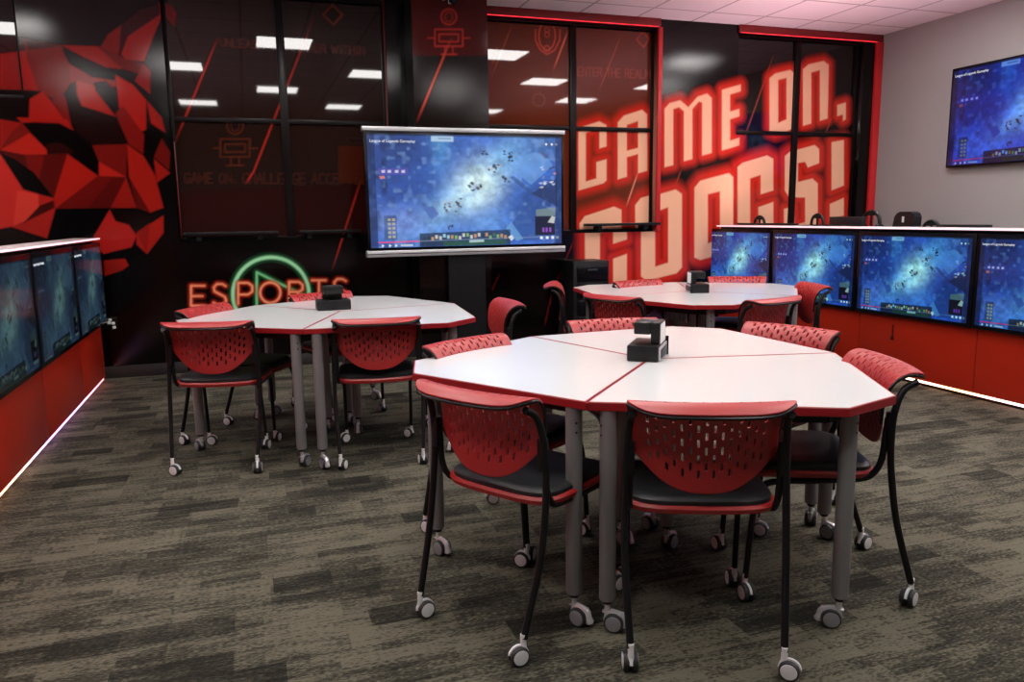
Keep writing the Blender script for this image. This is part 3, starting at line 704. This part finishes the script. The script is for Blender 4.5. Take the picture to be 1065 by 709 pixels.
# display on its stand
x0, z1 = trace(374, 134, 6.82); x1, z0 = trace(583, 262, 6.82)
x0 = trace(377, 200, 6.82)[0]; x1 = trace(583.5, 200, 6.82)[0]; z1 = (trace(374, 132, 6.82)[1]+trace(582, 138, 6.82)[1])/2; z0 = (trace(380, 266, 6.82)[1]+trace(584, 262, 6.82)[1])/2
W_, H_ = x1-x0-.024, z1-z0-.09
YTV = 6.76
tvx = (x0+x1)/2*YTV/6.80; tvz = (z0+.055+z1-.035)/2
monitor('interactive_display', 'large silver-edged display on a stand showing a blue game before the mural', 'display', (tvx, YTV, tvz), 0, W_*YTV/6.82, H_, bezel=.024, silver=True, depth=.08)
st = thing('display_stand', 'black column stand under the large display', 'stand', (tvx-.02, 6.72, 0))
mb = MB(); mb.box(-.17, .17, -.03, .03, .12, 1.6, 'black_plastic', .01); o_ = mb.build('column', st); o_.location = (0, .055-.04+.0, 0); o_.scale = (1, .6, 1)
mb = MB()
for s in (-1, 1): mb.box(s*.42-.03, s*.42+.03, -.36, .035, .07, .13, 'black_plastic', .012)
mb.box(-.45, .45, -.02, .035, .07, .13, 'black_plastic', .01); mb.build('base', st)
for s in (-1, 1):
    for y in (-.32, 0): c_ = MB(); c_.lathe([(0, -.015), (.035, -.015), (.035, .015), (0, .015)], 'rubber', 16, Matrix.Translation((s*.42, y, .035)) @ Matrix.Rotation(PI/2, 4, 'Y')); c_.box(s*.42-.012, s*.42+.012, y-.01, y+.01, .05, .08, 'ledge'); c_.build('caster', st)
# display on the right wall
z1 = 2.64; z0 = 1.70; Hh = z1-z0; Ww = 1.67
monitor('wall_display', 'black framed display high on the grey right wall', 'display', (XWR-.012, 6.11-Ww/2, (z0+z1)/2), -PI/2, Ww, Hh, dim=SCRW, bezel=.02, depth=.05)

# ------------------------------------------------------------------ consoles with screens
def console(face, side, y_far, y_near, label, seams, n):
    """low partition; side=+1: room is on its -x side"""
    t = thing('console_partition', label, 'console', (face+side*.07, (y_far+y_near)/2, 0))
    cx, cy = t.location[0], t.location[1]
    def B(name, m, x0, x1, y0, y1, z0, z1, bev=.003):
        a, b = sorted((face+side*x0-cx, face+side*x1-cx)); q = MB(); q.box(a, b, y0-cy, y1-cy, z0, z1, m, bev); return q.build(name, t)
    B('core', 'desk_black', .02, .12, y_near, y_far, .06, 1.13)
    B('plinth', 'ledge', .035, .11, y_near+.02, y_far-.02, 0, .06)
    ys = [y_near]+sorted(s for s in seams if y_near < s < y_far)+[y_far]
    for i in range(len(ys)-1): B('front_panel', 'red_panel', 0, .02, ys[i]+.003, ys[i+1]-.003, .05, 1.13)
    B('end_panel', 'red_panel', .0, .12, y_far, y_far+.018, .05, 1.13)
    B('ledge', 'ledge_white', -.055, .14, y_near, y_far+.018, 1.15, 1.166)
    B('ledge_light', 'led_white', -.058, -.055, y_near, y_far, 1.153, 1.164, 0)
    B('top_rail', 'frame_black', .0, .12, y_near, y_far+.018, 1.13, 1.15)
    o = B('floor_light', 'led_pink', .012, .022, y_near, y_far, .026, .040, 0)
    return t
PITCHM = 1.078
seR = [5.10-PITCHM*k for k in range(-1, 4)]
console(XR, 1, 7.02, .9, 'long red console wall with pink light strip at its foot along the right side', [5.03-1.08*k+1.08 for k in range(0, 5)], 5)
console(XL, -1, 6.93, .9, 'red console wall with a bright light strip at its foot at the left edge', [5.03-1.08*k+1.08 for k in range(0, 5)], 5)
MH = .635; zmid = 1.13-MH/2
rl = ['wall-side screen of the right console, the one farthest back', 'second screen from the mural on the right console', 'third screen from the mural on the right console, seen whole', 'right console screen cut by the right edge of the picture']
for k in range(5):
    yc = 6.72-PITCHM*k-.06
    lab = rl[k] if k < 4 else 'right console screen outside the picture on the near side'
    if k < 4: monitor('console_screen', 'blue game on the '+lab, 'screen', (XR-.002, yc, zmid), -PI/2, 1.07, MH, dim=SCRC, group='screens along the right console', bezel=.028, depth=.05)
ll = ['dim teal screen at the far end of the left console', 'dim teal screen in the middle of the three on the left console', 'dim teal screen of the left console at the left edge']
for k in range(3):
    yc = 6.42-PITCHM*k
    monitor('console_screen', ll[k], 'screen', (XL+.002, yc, zmid), PI/2, 1.07, MH, dim=SCRD, group='screens along the left console', bezel=.028, depth=.05)
# small white plug set at the end of the left console
t = thing('wall_socket', 'small socket plate with white plugs beside the far end of the left console', 'socket', (trace(114, 336, YW-.001)[0], YW-.001, trace(114, 336, YW)[1]))
q = MB(); q.box(-.06, .06, -.008, 0, -.05, .05, 'frame_black', .003); q.build('plate', t)
for px_, pz_ in ((-.03, .022), (.008, .028), (.03, .0), (.034, -.034), (.0, .005)):
    q = MB(); q.box(px_-.012, px_+.012, -.03, -.008, pz_-.011, pz_+.011, 'card', .003); q.build('plug', t)
# small keyhole latch hanging on a red panel
xx = 4.69; q = MB(); q.box(-.006, 0, -.005, .005, 0, .09, 'panel_seam'); q.box(-.012, 0, -.011, .011, -.028, .004, 'panel_seam', .003)
lo = q.build('panel_latch'); lo.location = (XR-.001, 4.68, .335); tag(lo, 'small dark latch hanging on a red panel under the third screen', 'latch')

# ------------------------------------------------------------------ behind the right console: desk, monitors, chairs, headsets
t = thing('gaming_desk', 'black desk behind the right console', 'desk', (5.12, 4.6, 0))
q = MB(); q.box(-.32, .12, -2.5, 2.4, .72, .75, 'desk_black', .004); q.build('desk_top', t)
for y in (-2.4, -.8, .8, 2.3):
    q = MB(); q.box(-.3, .1, y-.02, y+.02, 0, .72, 'desk_black', .003); q.build('leg', t)
def yx(px, X=5.0):
    v = AR*(px-532.5)/CAM_F-AU*(230-354.5)/CAM_F+AD; return v[1]/v[0]*X
def back_monitor(pa, pb, ztop, label):
    ya, yb = yx(pb, 4.98), yx(pa, 4.98)
    t = thing('desk_monitor', label, 'monitor', (4.98, (ya+yb)/2, .75)); L = min((yb-ya)/2, .36)
    L = (yb-ya)/2
    q = MB(); q.box(-.02, .02, -L, L, ztop-.75-.36, ztop-.75, 'black_plastic', .006); q.build('housing', t)
    q = MB(); q.box(-.04, -.02, -.03, .03, .0, .3, 'black_plastic', .004); q.box(-.1, .1, -.12, .12, 0, .015, 'black_plastic', .004); q.build('stand', t)
back_monitor(768, 829, 1.183, 'thin top edge of a black monitor behind the console, next to the mural')
back_monitor(864, 899, 1.243, 'taller black monitor top behind the console, between two headset bands')
back_monitor(978, 1031, 1.182, 'thin top edge of a black monitor behind the console, before the grey wall')
def headset(px, X, ztop, label, s=1.0, stand=True):
    t = thing('headset', label, 'headset', (X, yx(px, X), .75)); h = ztop-.75
    q = MB(); R = .085*s; pts = [(0, R*math.cos(a), h-R+R*math.sin(a)) for a in [PI*k/14 for k in range(15)]]
    pts = [(0, R, h-R-.04)]+pts+[(0, -R, h-R-.04)]; q.tube(pts, .014*s, 'black_plastic', 8); q.build('headband', t)
    for sy in (-1, 1):
        q = MB(); q.lathe([(0, -.02), (.036*s, -.02), (.045*s, 0), (.036*s, .02), (0, .02)], 'black_plastic', 14, Matrix.Translation((0, sy*(R-.008), h-R-.05)) @ Matrix.Rotation(PI/2, 4, 'X')); q.build('ear_cup', t)
    q = MB(); q.tube([(0, 0, .01), (0, 0, h-.02)], .010, 'black_plastic', 8); q.lathe([(0, 0), (.07, 0), (.07, .012), (0, .014)], 'black_plastic', 16); q.box(-.012, .012, -.05, .05, h-.035, h-.014, 'black_plastic', .004); q.build('hanger', t)
headset(790, 5.1, 1.248, 'low headset band left of the others above the first console screen')
headset(906, 5.1, 1.285, 'black headset with a round band in front of the corner of the grey wall', 1.15)
headset(969, 5.1, 1.203, 'small black headset band just right of the black chair top by the grey wall')
def gaming_chair(px, X, ztop, label):
    t = thing('gaming_chair', label, 'chair', (X, yx(px, X+.26), 0))
    q = MB(); W2 = .13
    prof = [(.22, .50), (.24, .8), (.24, 1.0), (.17, 1.08), (.125, ztop-.13), (.12, ztop-.05), (.095, ztop-.015), (.06, ztop)]
    vs = []; 
    for d in (-.045, .045):
        for sgn in (1, -1):
            for wv, z in (prof if sgn == 1 else prof[::-1]): vs.append((d+.16+(z-.5)*.12, sgn*wv, z))
    n = len(vs)//2; fs = [tuple(range(n)), tuple(range(2*n-1, n-1, -1))]+[(i, n+i, n+(i+1) % n, (i+1) % n) for i in range(n)]
    q.add(vs, fs, 'black_plastic', False); q.build('backrest', t)
    q = MB(); xq = .16+(ztop-.12-.5)*.12-.047; q.box(xq-.003, xq, -.012, .012, ztop-.10, ztop-.045, 'card'); q.build('emblem', t)
    q = MB(); q.box(-.30, .22, -.25, .25, .44, .54, 'black_plastic', .03); q.build('seat', t)
    q = MB(); q.tube([(0, 0, .08), (0, 0, .44)], .03, 'chair_black', 12); q.build('gas_lift', t)
    for k in range(5):
        a = 2*PI*k/5; q = MB(); q.tube([(0, 0, .1), (.3*math.cos(a), .3*math.sin(a), .075)], .022, 'chair_black', 8); l = q.build('base_arm', t)
        q = MB(); q.lathe([(0, -.02), (.032, -.02), (.032, .02), (0, .02)], 'rubber', 14, Matrix.Translation((.3*math.cos(a), .3*math.sin(a), .032)) @ Matrix.Rotation(PI/2, 4, 'X')); q.box(.3*math.cos(a)-.008, .3*math.cos(a)+.008, .3*math.sin(a)-.008, .3*math.sin(a)+.008, .04, .08, 'chair_black'); q.build('caster', l)
headset(850, 5.1, 1.262, 'black headset above the second console screen, just left of the monitor top', .95)
gaming_chair(945, 5.7, 1.278, 'black chair top with a small pale emblem before the grey wall')

# black equipment cabinet beside the display
xa_, xb_ = trace(597, 285, 6.75)[0], trace(634, 285, 6.75)[0]
t = thing('storage_cabinet', 'black cabinet with ridged drawer fronts right of the display, below the glowing letters', 'cabinet', ((xa_+xb_)/2, 6.9, 0)); hw = (xb_-xa_)/2; hz = .86
q = MB(); q.box(-hw, hw, -.14, .2, .02, hz, 'black_plastic', .008); q.build('body', t)
for k in range(5):
    q = MB(); z = hz-.03-.16*(k+1); q.box(-hw+.03, hw-.02, -.158, -.14, z, z+.145, 'black_bezel', .01); q.box(-.05, .05, -.172, -.158, z+.10, z+.115, 'rubber', .003); q.build('drawer', t)
# security camera at the top of the pillar
cxp, czp = trace(471, 1.5, YP-.05)
t = thing('security_camera', 'small white and black camera high on the deep red pillar', 'camera', (cxp, YP-.001, czp+.01))
q = MB(); q.box(-.03, .03, -.02, 0, -.02, .04, 'white_metal', .004); q.build('mount', t)
q = MB(); q.lathe([(0, .04), (.045, .035), (.055, 0), (.045, -.01), (0, -.01)], 'white_metal', 20, Matrix.Translation((0, -.07, .01))); q.build('housing', t)
q = MB(); q.lathe([(.043, -.01), (.038, -.03), (.022, -.043), (0, -.047)], 'black_bezel', 20, Matrix.Translation((0, -.07, .01))); q.build('lens_dome', t)
q = MB(); q.lathe([(0, .012), (.014, .012), (.014, -.012), (0, -.012)], 'white_metal', 12, Matrix.Translation((-.075, -.03, .012))); q.box(-.075, -.0, -.035, -.025, .01, .02, 'white_metal'); q.build('sensor', t)

# ------------------------------------------------------------------ casters
def caster_mesh(kind):
    q = MB()
    if kind == 'chair': r, w2, hub, tread, hood = .029, .021, 'wheel_white', 'rubber', 'wheel_white'
    else: r, w2, hub, tread, hood = .031, .022, 'wheel_grey', 'rubber', 'wheel_grey'
    off = .016 if kind == 'chair' else .022
    for s in (-1, 1):
        Mx = Matrix.Translation((0, -off, r)) @ Matrix.Rotation(PI/2, 4, 'Y')
        a, b = (w2*.22*s, w2*s)
        q.lathe([(r*.5, a), (r*.93, a), (r, a+(b-a)*.25), (r, a+(b-a)*.7), (r*.93, b), (r*.80, b)], tread, 22, Mx)
        q.lathe([(r*.80, b*.98), (r*.76, b*1.06), (r*.3, b*1.10), (0, b*1.12)], hub, 22, Mx)
    # hood over the wheels
    n = 10; vs = []; fs = []
    hw_ = w2*.2
    for k in range(n+1):
        a = PI*(.05+.95*k/n)
        for rr in (r*1.10, r*.4):
            for s in (-1, 1): vs.append((s*hw_, -off-rr*math.cos(a)*1.0, r+rr*math.sin(a)))
    for k in range(n):
        b = k*4; c = b+4; fs += [(b, b+1, c+1, c), (b+2, c+2, c+3, b+3), (b, c, c+2, b+2), (b+1, b+3, c+3, c+1)]
    q.add(vs, fs, hood, True)
    q.lathe([(0, r*1.05), (.010, r*1.05), (.011, r*1.5), (.009, r*2.05), (.009, r*3.1), (0, r*3.1)], hood if kind == 'chair' else 'chrome', 12)
    if kind == 'table':
        q.box(-.010, .010, -off-.03, .015, r*1.9, r*2.05, 'chrome', .003)
        pts = smooth_path([(0, -.01, r*2.0), (0, -off-.025, r*1.75), (0, -off-r*1.05, r*1.2), (0, -off-r*1.25, r*.55)], 3)
        q.tube(pts, [.011]*(len(pts)-3)+[.012, .014, .012], 'chrome', 8, True, 1.0)
    o = q.build('caster'); me = o.data; bpy.data.objects.remove(o); return me
CM_CHAIR = caster_mesh('chair'); CM_TABLE = caster_mesh('table')
def put_caster(me, loc, rz, parent):
    o = bpy.data.objects.new('caster', me); COL.objects.link(o); o.parent = parent; o.location = loc; o.rotation_euler = (0, 0, rz); return o

# ------------------------------------------------------------------ kite tables, three to a cluster
S_L, CUT = .753, .176
LL_ = S_L*math.sqrt(1.5)
def v2(a, r=1): return Vector((r*math.cos(a), r*math.sin(a)))
def kite_pts():
    # cluster centre at the origin, seams along +-60 degrees, outer corner along +x
    O = Vector((0, 0)); S1 = v2(D(-60), S_L); S2 = v2(D(60), S_L)
    kx = S1.x+LL_*math.cos(D(45)); K = Vector((kx, 0))
    d1 = (K-S1).normalized(); d2 = (K-S2).normalized()
    return [O, S1, K-d1*CUT, K-d2*CUT, S2]
KP = kite_pts(); KC = Vector((.42, 0))
def make_table(label):
    t = thing('kite_table', label, 'table')
    P = [p-KC for p in KP]
    def inset(P, d):
        n = len(P); out = []
        for i in range(n):
            a, b, c = P[i-1], P[i], P[(i+1) % n]; e1 = (b-a).normalized(); e2 = (c-b).normalized()
            n1 = Vector((-e1.y, e1.x)); n2 = Vector((-e2.y, e2.x)); bis = (n1+n2).normalized(); out.append(b+bis*d/max(bis.dot(n1), .3))
        return out
    P0 = inset(P, .0015); P1 = inset(P, .0035); P2 = inset(P, .0075)
    q = MB(); n = 5
    q.add([(p.x, p.y, .7402) for p in P2]+[(p.x, p.y, .722) for p in P2], [tuple(range(n)), tuple(range(2*n-1, n-1, -1))]+[(i, n+i, n+(i+1) % n, (i+1) % n) for i in range(n)], 'white_laminate')
    q.build('tabletop', t)
    q = MB(); rings = [(P2, .7400), (P1, .7398), (P0, .737), (P0, .715), (P1, .7125), (P2, .7125)]
    vs = []; fs = []
    for R_, z in rings: vs += [(p.x, p.y, z) for p in R_]
    for k in range(len(rings)-1):
        for i in range(n): fs.append((k*n+i, k*n+(i+1) % n, (k+1)*n+(i+1) % n, (k+1)*n+i))
    q.add(vs, fs, 'red_edge'); q.build('edge_band', t)
    q = MB(); P3 = inset(P, .012); q.add([(p.x, p.y, .7215) for p in P3]+[(p.x, p.y, .7126) for p in P3], [tuple(range(n)), tuple(range(2*n-1, n-1, -1))]+[(i, n+i, n+(i+1) % n, (i+1) % n) for i in range(n)], 'desk_black')
    P4 = inset(P, .10)
    for i in range(n):
        a, b = P4[i], P4[(i+1) % n]; d = (b-a).normalized(); nn = Vector((-d.y, d.x))*.012
        q.add([(a-nn).to_3d()[:2]+(.672,), (b-nn).to_3d()[:2]+(.672,), (b+nn).to_3d()[:2]+(.672,), (a+nn).to_3d()[:2]+(.672,), (a-nn).to_3d()[:2]+(.7126,), (b-nn).to_3d()[:2]+(.7126,), (b+nn).to_3d()[:2]+(.7126,), (a+nn).to_3d()[:2]+(.7126,)],
              [(0, 1, 2, 3), (7, 6, 5, 4), (0, 4, 5, 1), (1, 5, 6, 2), (2, 6, 7, 3), (3, 7, 4, 0)], 'chair_black')
    q.build('under_frame', t)
    cen = Vector((0.05, 0))
    S1, S2 = P[1], P[4]; seam1 = (P[0]-S1).normalized(); seam2 = (P[0]-S2).normalized()
    legs = [P[0]+Vector((.105, 0)), S1+seam1*.045+Vector((-seam1.y, seam1.x))*-.055, (P[2]+P[3])/2+Vector((-.075, 0)), S2+seam2*.045+Vector((-seam2.y, seam2.x))*.055]
    for i, l in enumerate(legs):
        q = MB(); q.lathe([(0, .103), (.0245, .103), (.026, .110), (.026, .7126)], 'leg_grey', 24, Matrix.Translation((l.x, l.y, 0)))
        q.lathe([(0, .090), (.015, .090), (.017, .104)], 'chair_black', 16, Matrix.Translation((l.x, l.y, 0)))
        ll_ = q.build('leg', t)
        q = MB(); a = math.atan2(l.y-cen.y, l.x-cen.x)
        for z in (.665, .635): q.lathe([(0, .0), (.004, 0), (.004, .0015), (0, .002)], 'screw', 8, Matrix.Translation((l.x, l.y, z)) @ Matrix.Rotation(a, 4, 'Z') @ Matrix.Translation((.0255, 0, 0)) @ Matrix.Rotation(PI/2, 4, 'Y'))
        q.build('screw', ll_)
        put_caster(CM_TABLE, (l.x, l.y, 0), [0.4, 2.3, 4.6, 1.1][i], ll_)
    return t
tab0 = make_table('x')
clusters = [((1.438, 2.627), -132.83, 'front'), ((.501, 4.734), 9.6, 'left'), ((3.0, 4.886), 66.9, 'back')]
TL = {('front', 0): 'white table wedge nearest the camera in the front cluster, red edged', ('front', 1): 'white table wedge at the back right of the front cluster', ('front', 2): 'white table wedge on the left side of the front cluster',
      ('left', 0): 'white table wedge at the back right of the left cluster', ('left', 1): 'white table wedge at the far left of the left cluster, by the neon word', ('left', 2): 'white table wedge at the front of the left cluster',
      ('back', 0): 'white table wedge at the back left of the rear cluster', ('back', 1): 'white table wedge at the front left of the rear cluster', ('back', 2): 'white table wedge at the right of the rear cluster, by the console'}
first = True
for (cx, cy), th, nm in clusters:
    for k in range(3):
        t = tab0 if first else copy_tree(tab0); first = False
        ang = D(th)+k*2*PI/3+D(60)
        t.location = (cx+KC.x*math.cos(ang), cy+KC.x*math.sin(ang), 0); t.rotation_euler = (0, 0, ang)
        mid = (math.degrees(ang)+360) % 360
        t['label'] = TL[(nm, k)]; t['group'] = 'kite shaped tables pushed together in threes'
        for i, l in enumerate([c for c in t.children if c.name.startswith('leg')]):
            for c in l.children:
                if c.name.startswith('caster'): c.rotation_euler = (0, 0, random.uniform(0, 6.28)-ang)

# ------------------------------------------------------------------ power hubs on the tables
def make_hub(label, loc, rz):
    t = thing('power_hub', label, 'power hub', loc, rz, 'black hubs in the middle of the tables')
    q = MB(); q.box(-.060, .058, -.10, .10, 0, .062, 'black_plastic', .006); q.build('base_box', t)
    q = MB(); q.box(.022, .058, -.06, .06, .061, .145, 'black_plastic', .006); q.box(-.042, .0225, -.06, .06, .098, .145, 'black_plastic', .006)
    q.build('upper_arm', t)
    q = MB(); q.box(.0585, .0605, -.052, .052, .064, .138, 'card', .0005); q.build('label_card', t)
    q = MB(); q.box(-.02, .045, -.02, .03, .145, .1465, 'rubber', .0005); q.build('top_pad', t)
    q = MB(); q.box(.058, .064, -.092, .092, .004, .055, 'silver', .002); q.box(.064, .067, -.07, .07, .010, .045, 'rubber', .001); q.box(.058, .070, .086, .094, .0, .075, 'black_plastic', .002); q.build('side_plate', t)
    return t
h0 = make_hub('black hub with a raised arm and white label, on the front table cluster', (1.442, 2.655, .7402), D(-38))
h1 = copy_tree(h0); h1.location = (.475, 4.85, .7402); h1.rotation_euler = (0, 0, D(92)); h1['label'] = 'plain black hub in front of the neon word, on the left table cluster'
h2 = copy_tree(h0); h2.location = (3.0, 4.80, .7402); h2.rotation_euler = (0, 0, D(162)); h2['label'] = 'black hub with its white label facing left, on the rear table cluster'

# ------------------------------------------------------------------ stacking chairs on casters
def make_chair():
    t = thing('caster_chair', 'x', 'chair')
    # backrest shell
    prof = smooth_path([(0, -.180, .505), (0, -.173, .585), (0, -.170, .66), (0, -.176, .71), (0, -.190, .747), (0, -.214, .772), (0, -.245, .783), (0, -.275, .778), (0, -.298, .762)], 10)
    L = [0]
    for i in range(1, len(prof)): L.append(L[-1]+(prof[i]-prof[i-1]).length)
    tot = L[-1]
    def at(s):
        s = min(max(s, 0), tot)
        for i in range(1, len(L)):
            if L[i] >= s: k = (s-L[i-1])/(L[i]-L[i-1]+1e-9); return prof[i-1].lerp(prof[i], k)
        return prof[-1]
    NU, NV = 108, 84
    vs = []; info = []
    def pos(u, w_):
        s0 = .115*abs(u)**2.6; s1 = tot-.045*abs(u)**7
        s = s0+(s1-s0)*w_; p = at(s); f = s/tot
        hw = .192+.034*min(f*1.25, 1)**1.5; c = .030*(1-u*u)
        return (u*hw*(1-.0*abs(u)), p.y-c, p.z-.012*(u*u)*max(0, f-.75)*4*0), s
    for j in range(NV+1):
        for i in range(NU+1):
            u = -1+2*i/NU; P, s = pos(u, j/NV); vs.append(P); info.append((u, s))
    fs = []
    for j in range(NV):
        for i in range(NU):
            u, s = info[j*(NU+1)+i]; hole = False
            # staggered slots
            cu = 6; rows = 10
            if 9 <= i < NU-9 and 10 <= j < NV-12:
                jj = (j-10) % rows; col = (i-9)//cu; sh = 5 if ((i-9)//cu) % 2 else 0
                jj = (j-10+sh) % rows
                ii = (i-9) % cu
                if ii in (2, 3) and jj < 5: hole = True
                if ii == 2 and jj == 0: hole = True
            if not hole: a = j*(NU+1)+i; fs.append((a, a+1, a+NU+2, a+NU+1))
    q = MB(); q.add(vs, fs, 'chair_red', True); b = q.build('backrest', t)
    md = b.modifiers.new('thick', 'SOLIDIFY'); md.thickness = .006; md.offset = 0
    # dark rim following sides and lip, just behind the shell
    q = MB(); path = []
    for k in range(0, 17): path.append(pos(-1, k/16)[0])
    for k in range(1, 24): path.append(pos(-1+2*k/24, 1.0)[0])
    for k in range(16, -1, -1): path.append(pos(1, k/16)[0])
    path = [(x*.992, y+.002, z-.0075) for x, y, z in path]
    q.tube(path, .0052, 'chair_black', 8); q.build('back_rim', b)
    # seat pan with cushion
    def seat_outline(z, k=1.0, n=44):
        out = []
        for i in range(n):
            a = 2*PI*i/n; ca, sa = math.cos(a), math.sin(a); e = 2/5.0
            x = abs(ca)**e*math.copysign(1, ca)*.222*k; y = abs(sa)**e*math.copysign(1, sa)*.215*k
            dz = -.018*max(0, (y-.12)/.1)**2+(.006*(x/.22)**2)
            out.append((x*(1-.04*(y/.215)), y+.035, z+dz))
        return out
    q = MB(); rings = [seat_outline(.424, .90), seat_outline(.430, .98), seat_outline(.444, 1.0), seat_outline(.452, .975), seat_outline(.452, .90)]
    n = 44; vs = []; fs = []
    for r in rings: vs += r
    for k in range(len(rings)-1):
        for i in range(n): fs.append((k*n+i, k*n+(i+1) % n, (k+1)*n+(i+1) % n, (k+1)*n+i))
    fs.append(tuple(range(n))[::-1]); fs.append(tuple((len(rings)-1)*n+i for i in range(n))); q.add(vs, fs, 'chair_red', True); se = q.build('seat', t)
    q = MB(); rings = [seat_outline(.450, .95), seat_outline(.464, .945), seat_outline(.473, .90), seat_outline(.476, .80), seat_outline(.474, .4), seat_outline(.473, .1)]
    vs = []; fs = []
    for r in rings: vs += r
    for k in range(len(rings)-1):
        for i in range(n): fs.append((k*n+i, k*n+(i+1) % n, (k+1)*n+(i+1) % n, (k+1)*n+i))
    fs.append(tuple(range(n))[::-1]); fs.append(tuple((len(rings)-1)*n+i for i in range(n))); q.add(vs, fs, 'cushion', True); q.build('cushion', se)
    for s in (-1, 1):
        pts = smooth_path([(s*.212, -.268, .752), (s*.215, -.225, .725), (s*.221, -.200, .66), (s*.225, -.192, .56), (s*.228, -.200, .44), (s*.226, -.228, .28), (s*.214, -.290, .075)], 5)
        q = MB(); q.tube(pts, .0112, 'chair_black', 10); l = q.build('leg', t); put_caster(CM_CHAIR, (s*.213, -.292, 0), 0, l)
        pts = smooth_path([(s*.208, -.186, .635), (s*.211, -.180, .58), (s*.212, -.172, .50), (s*.211, -.150, .452), (s*.207, -.11, .430), (s*.200, .02, .420), (s*.194, .16, .414), (s*.190, .205, .385), (s*.188, .225, .30), (s*.187, .242, .075)], 5)
        q = MB(); q.tube(pts, .0105, 'chair_black', 10); l = q.build('leg', t); put_caster(CM_CHAIR, (s*.187, .244, 0), 0, l)
        q = MB(); q.box(s*.215-.014, s*.215+.014, -.205, -.178, .555, .655, 'chair_black', .006); q.build('bracket', t)
    q = MB(); q.tube([(-.2, -.06, .418), (.2, -.06, .418)], .009, 'chair_black', 8); q.tube([(-.19, .12, .412), (.19, .12, .412)], .009, 'chair_black', 8); q.build('cross_bar', t)
    return t
CH = [
 (.820, 2.322, 32.4, 'red perforated chair at the near left of the front table, left of two grey legs'),
 (1.267, 2.021, 67.3, 'red caster chair nearest the camera, centred under the front edge of the front table'),
 (1.817, 2.179, 158.2, 'red caster chair at the right end of the front table, seen half from the side'),
 (2.048, 2.788, 200.0, 'red chair with wide perforated top at the far right edge of the front table'),
 (1.628, 3.169, 262.0, 'red chair behind the front table, its top left of the black hub'),
 (.955, 2.884, 299.0, 'red chair with perforated top at the left far edge of the front table'),
 (-.158, 4.440, 76.0, 'red caster chair at the front left of the left table, nearest the console'),
 (.635, 4.224, 82.6, 'red caster chair at the front right of the left table, back to the camera'),
 (-.069, 4.817, -32.9, 'red chair behind the left corner of the left table, below the neon letter E'),
 (.539, 5.278, -70.0, 'red chair behind the left table, top behind the plain black hub'),
 (1.221, 4.449, 177.0, 'red side-on chair at the right end of the left table, top curling right'),
 (2.405, 5.372, -22.0, 'red side-on chair at the left end of the rear table, top curling left'),
 (2.40, 4.58, 24.0, 'red chair at the front left edge of the rear table, tucked below the tabletop'),
 (2.91, 4.145, 103.0, 'dark backed red chair at the front right edge of the rear table'),
 (3.544, 4.603, 162.0, 'red side-on chair at the right end of the rear table, before a screen'),
 (2.889, 5.163, -77.4, 'red chair top behind the rear table on the left, below the glowing letters'),
 (3.569, 5.118, -119.8, 'red chair top behind the rear table on the right, below the farthest screen'),
]
ch0 = make_chair(); SW = random.Random(11)
for i, (x, y, a, lab) in enumerate(CH):
    t = ch0 if i == 0 else copy_tree(ch0)
    t.location = (x, y, 0); t.rotation_euler = (0, 0, D(a-90)); t['label'] = lab; t['group'] = 'red chairs on casters around the tables'
    for l in t.children:
        for c in l.children:
            if c.name.startswith('caster'): c.rotation_euler = (0, 0, SW.uniform(0, 2*PI))
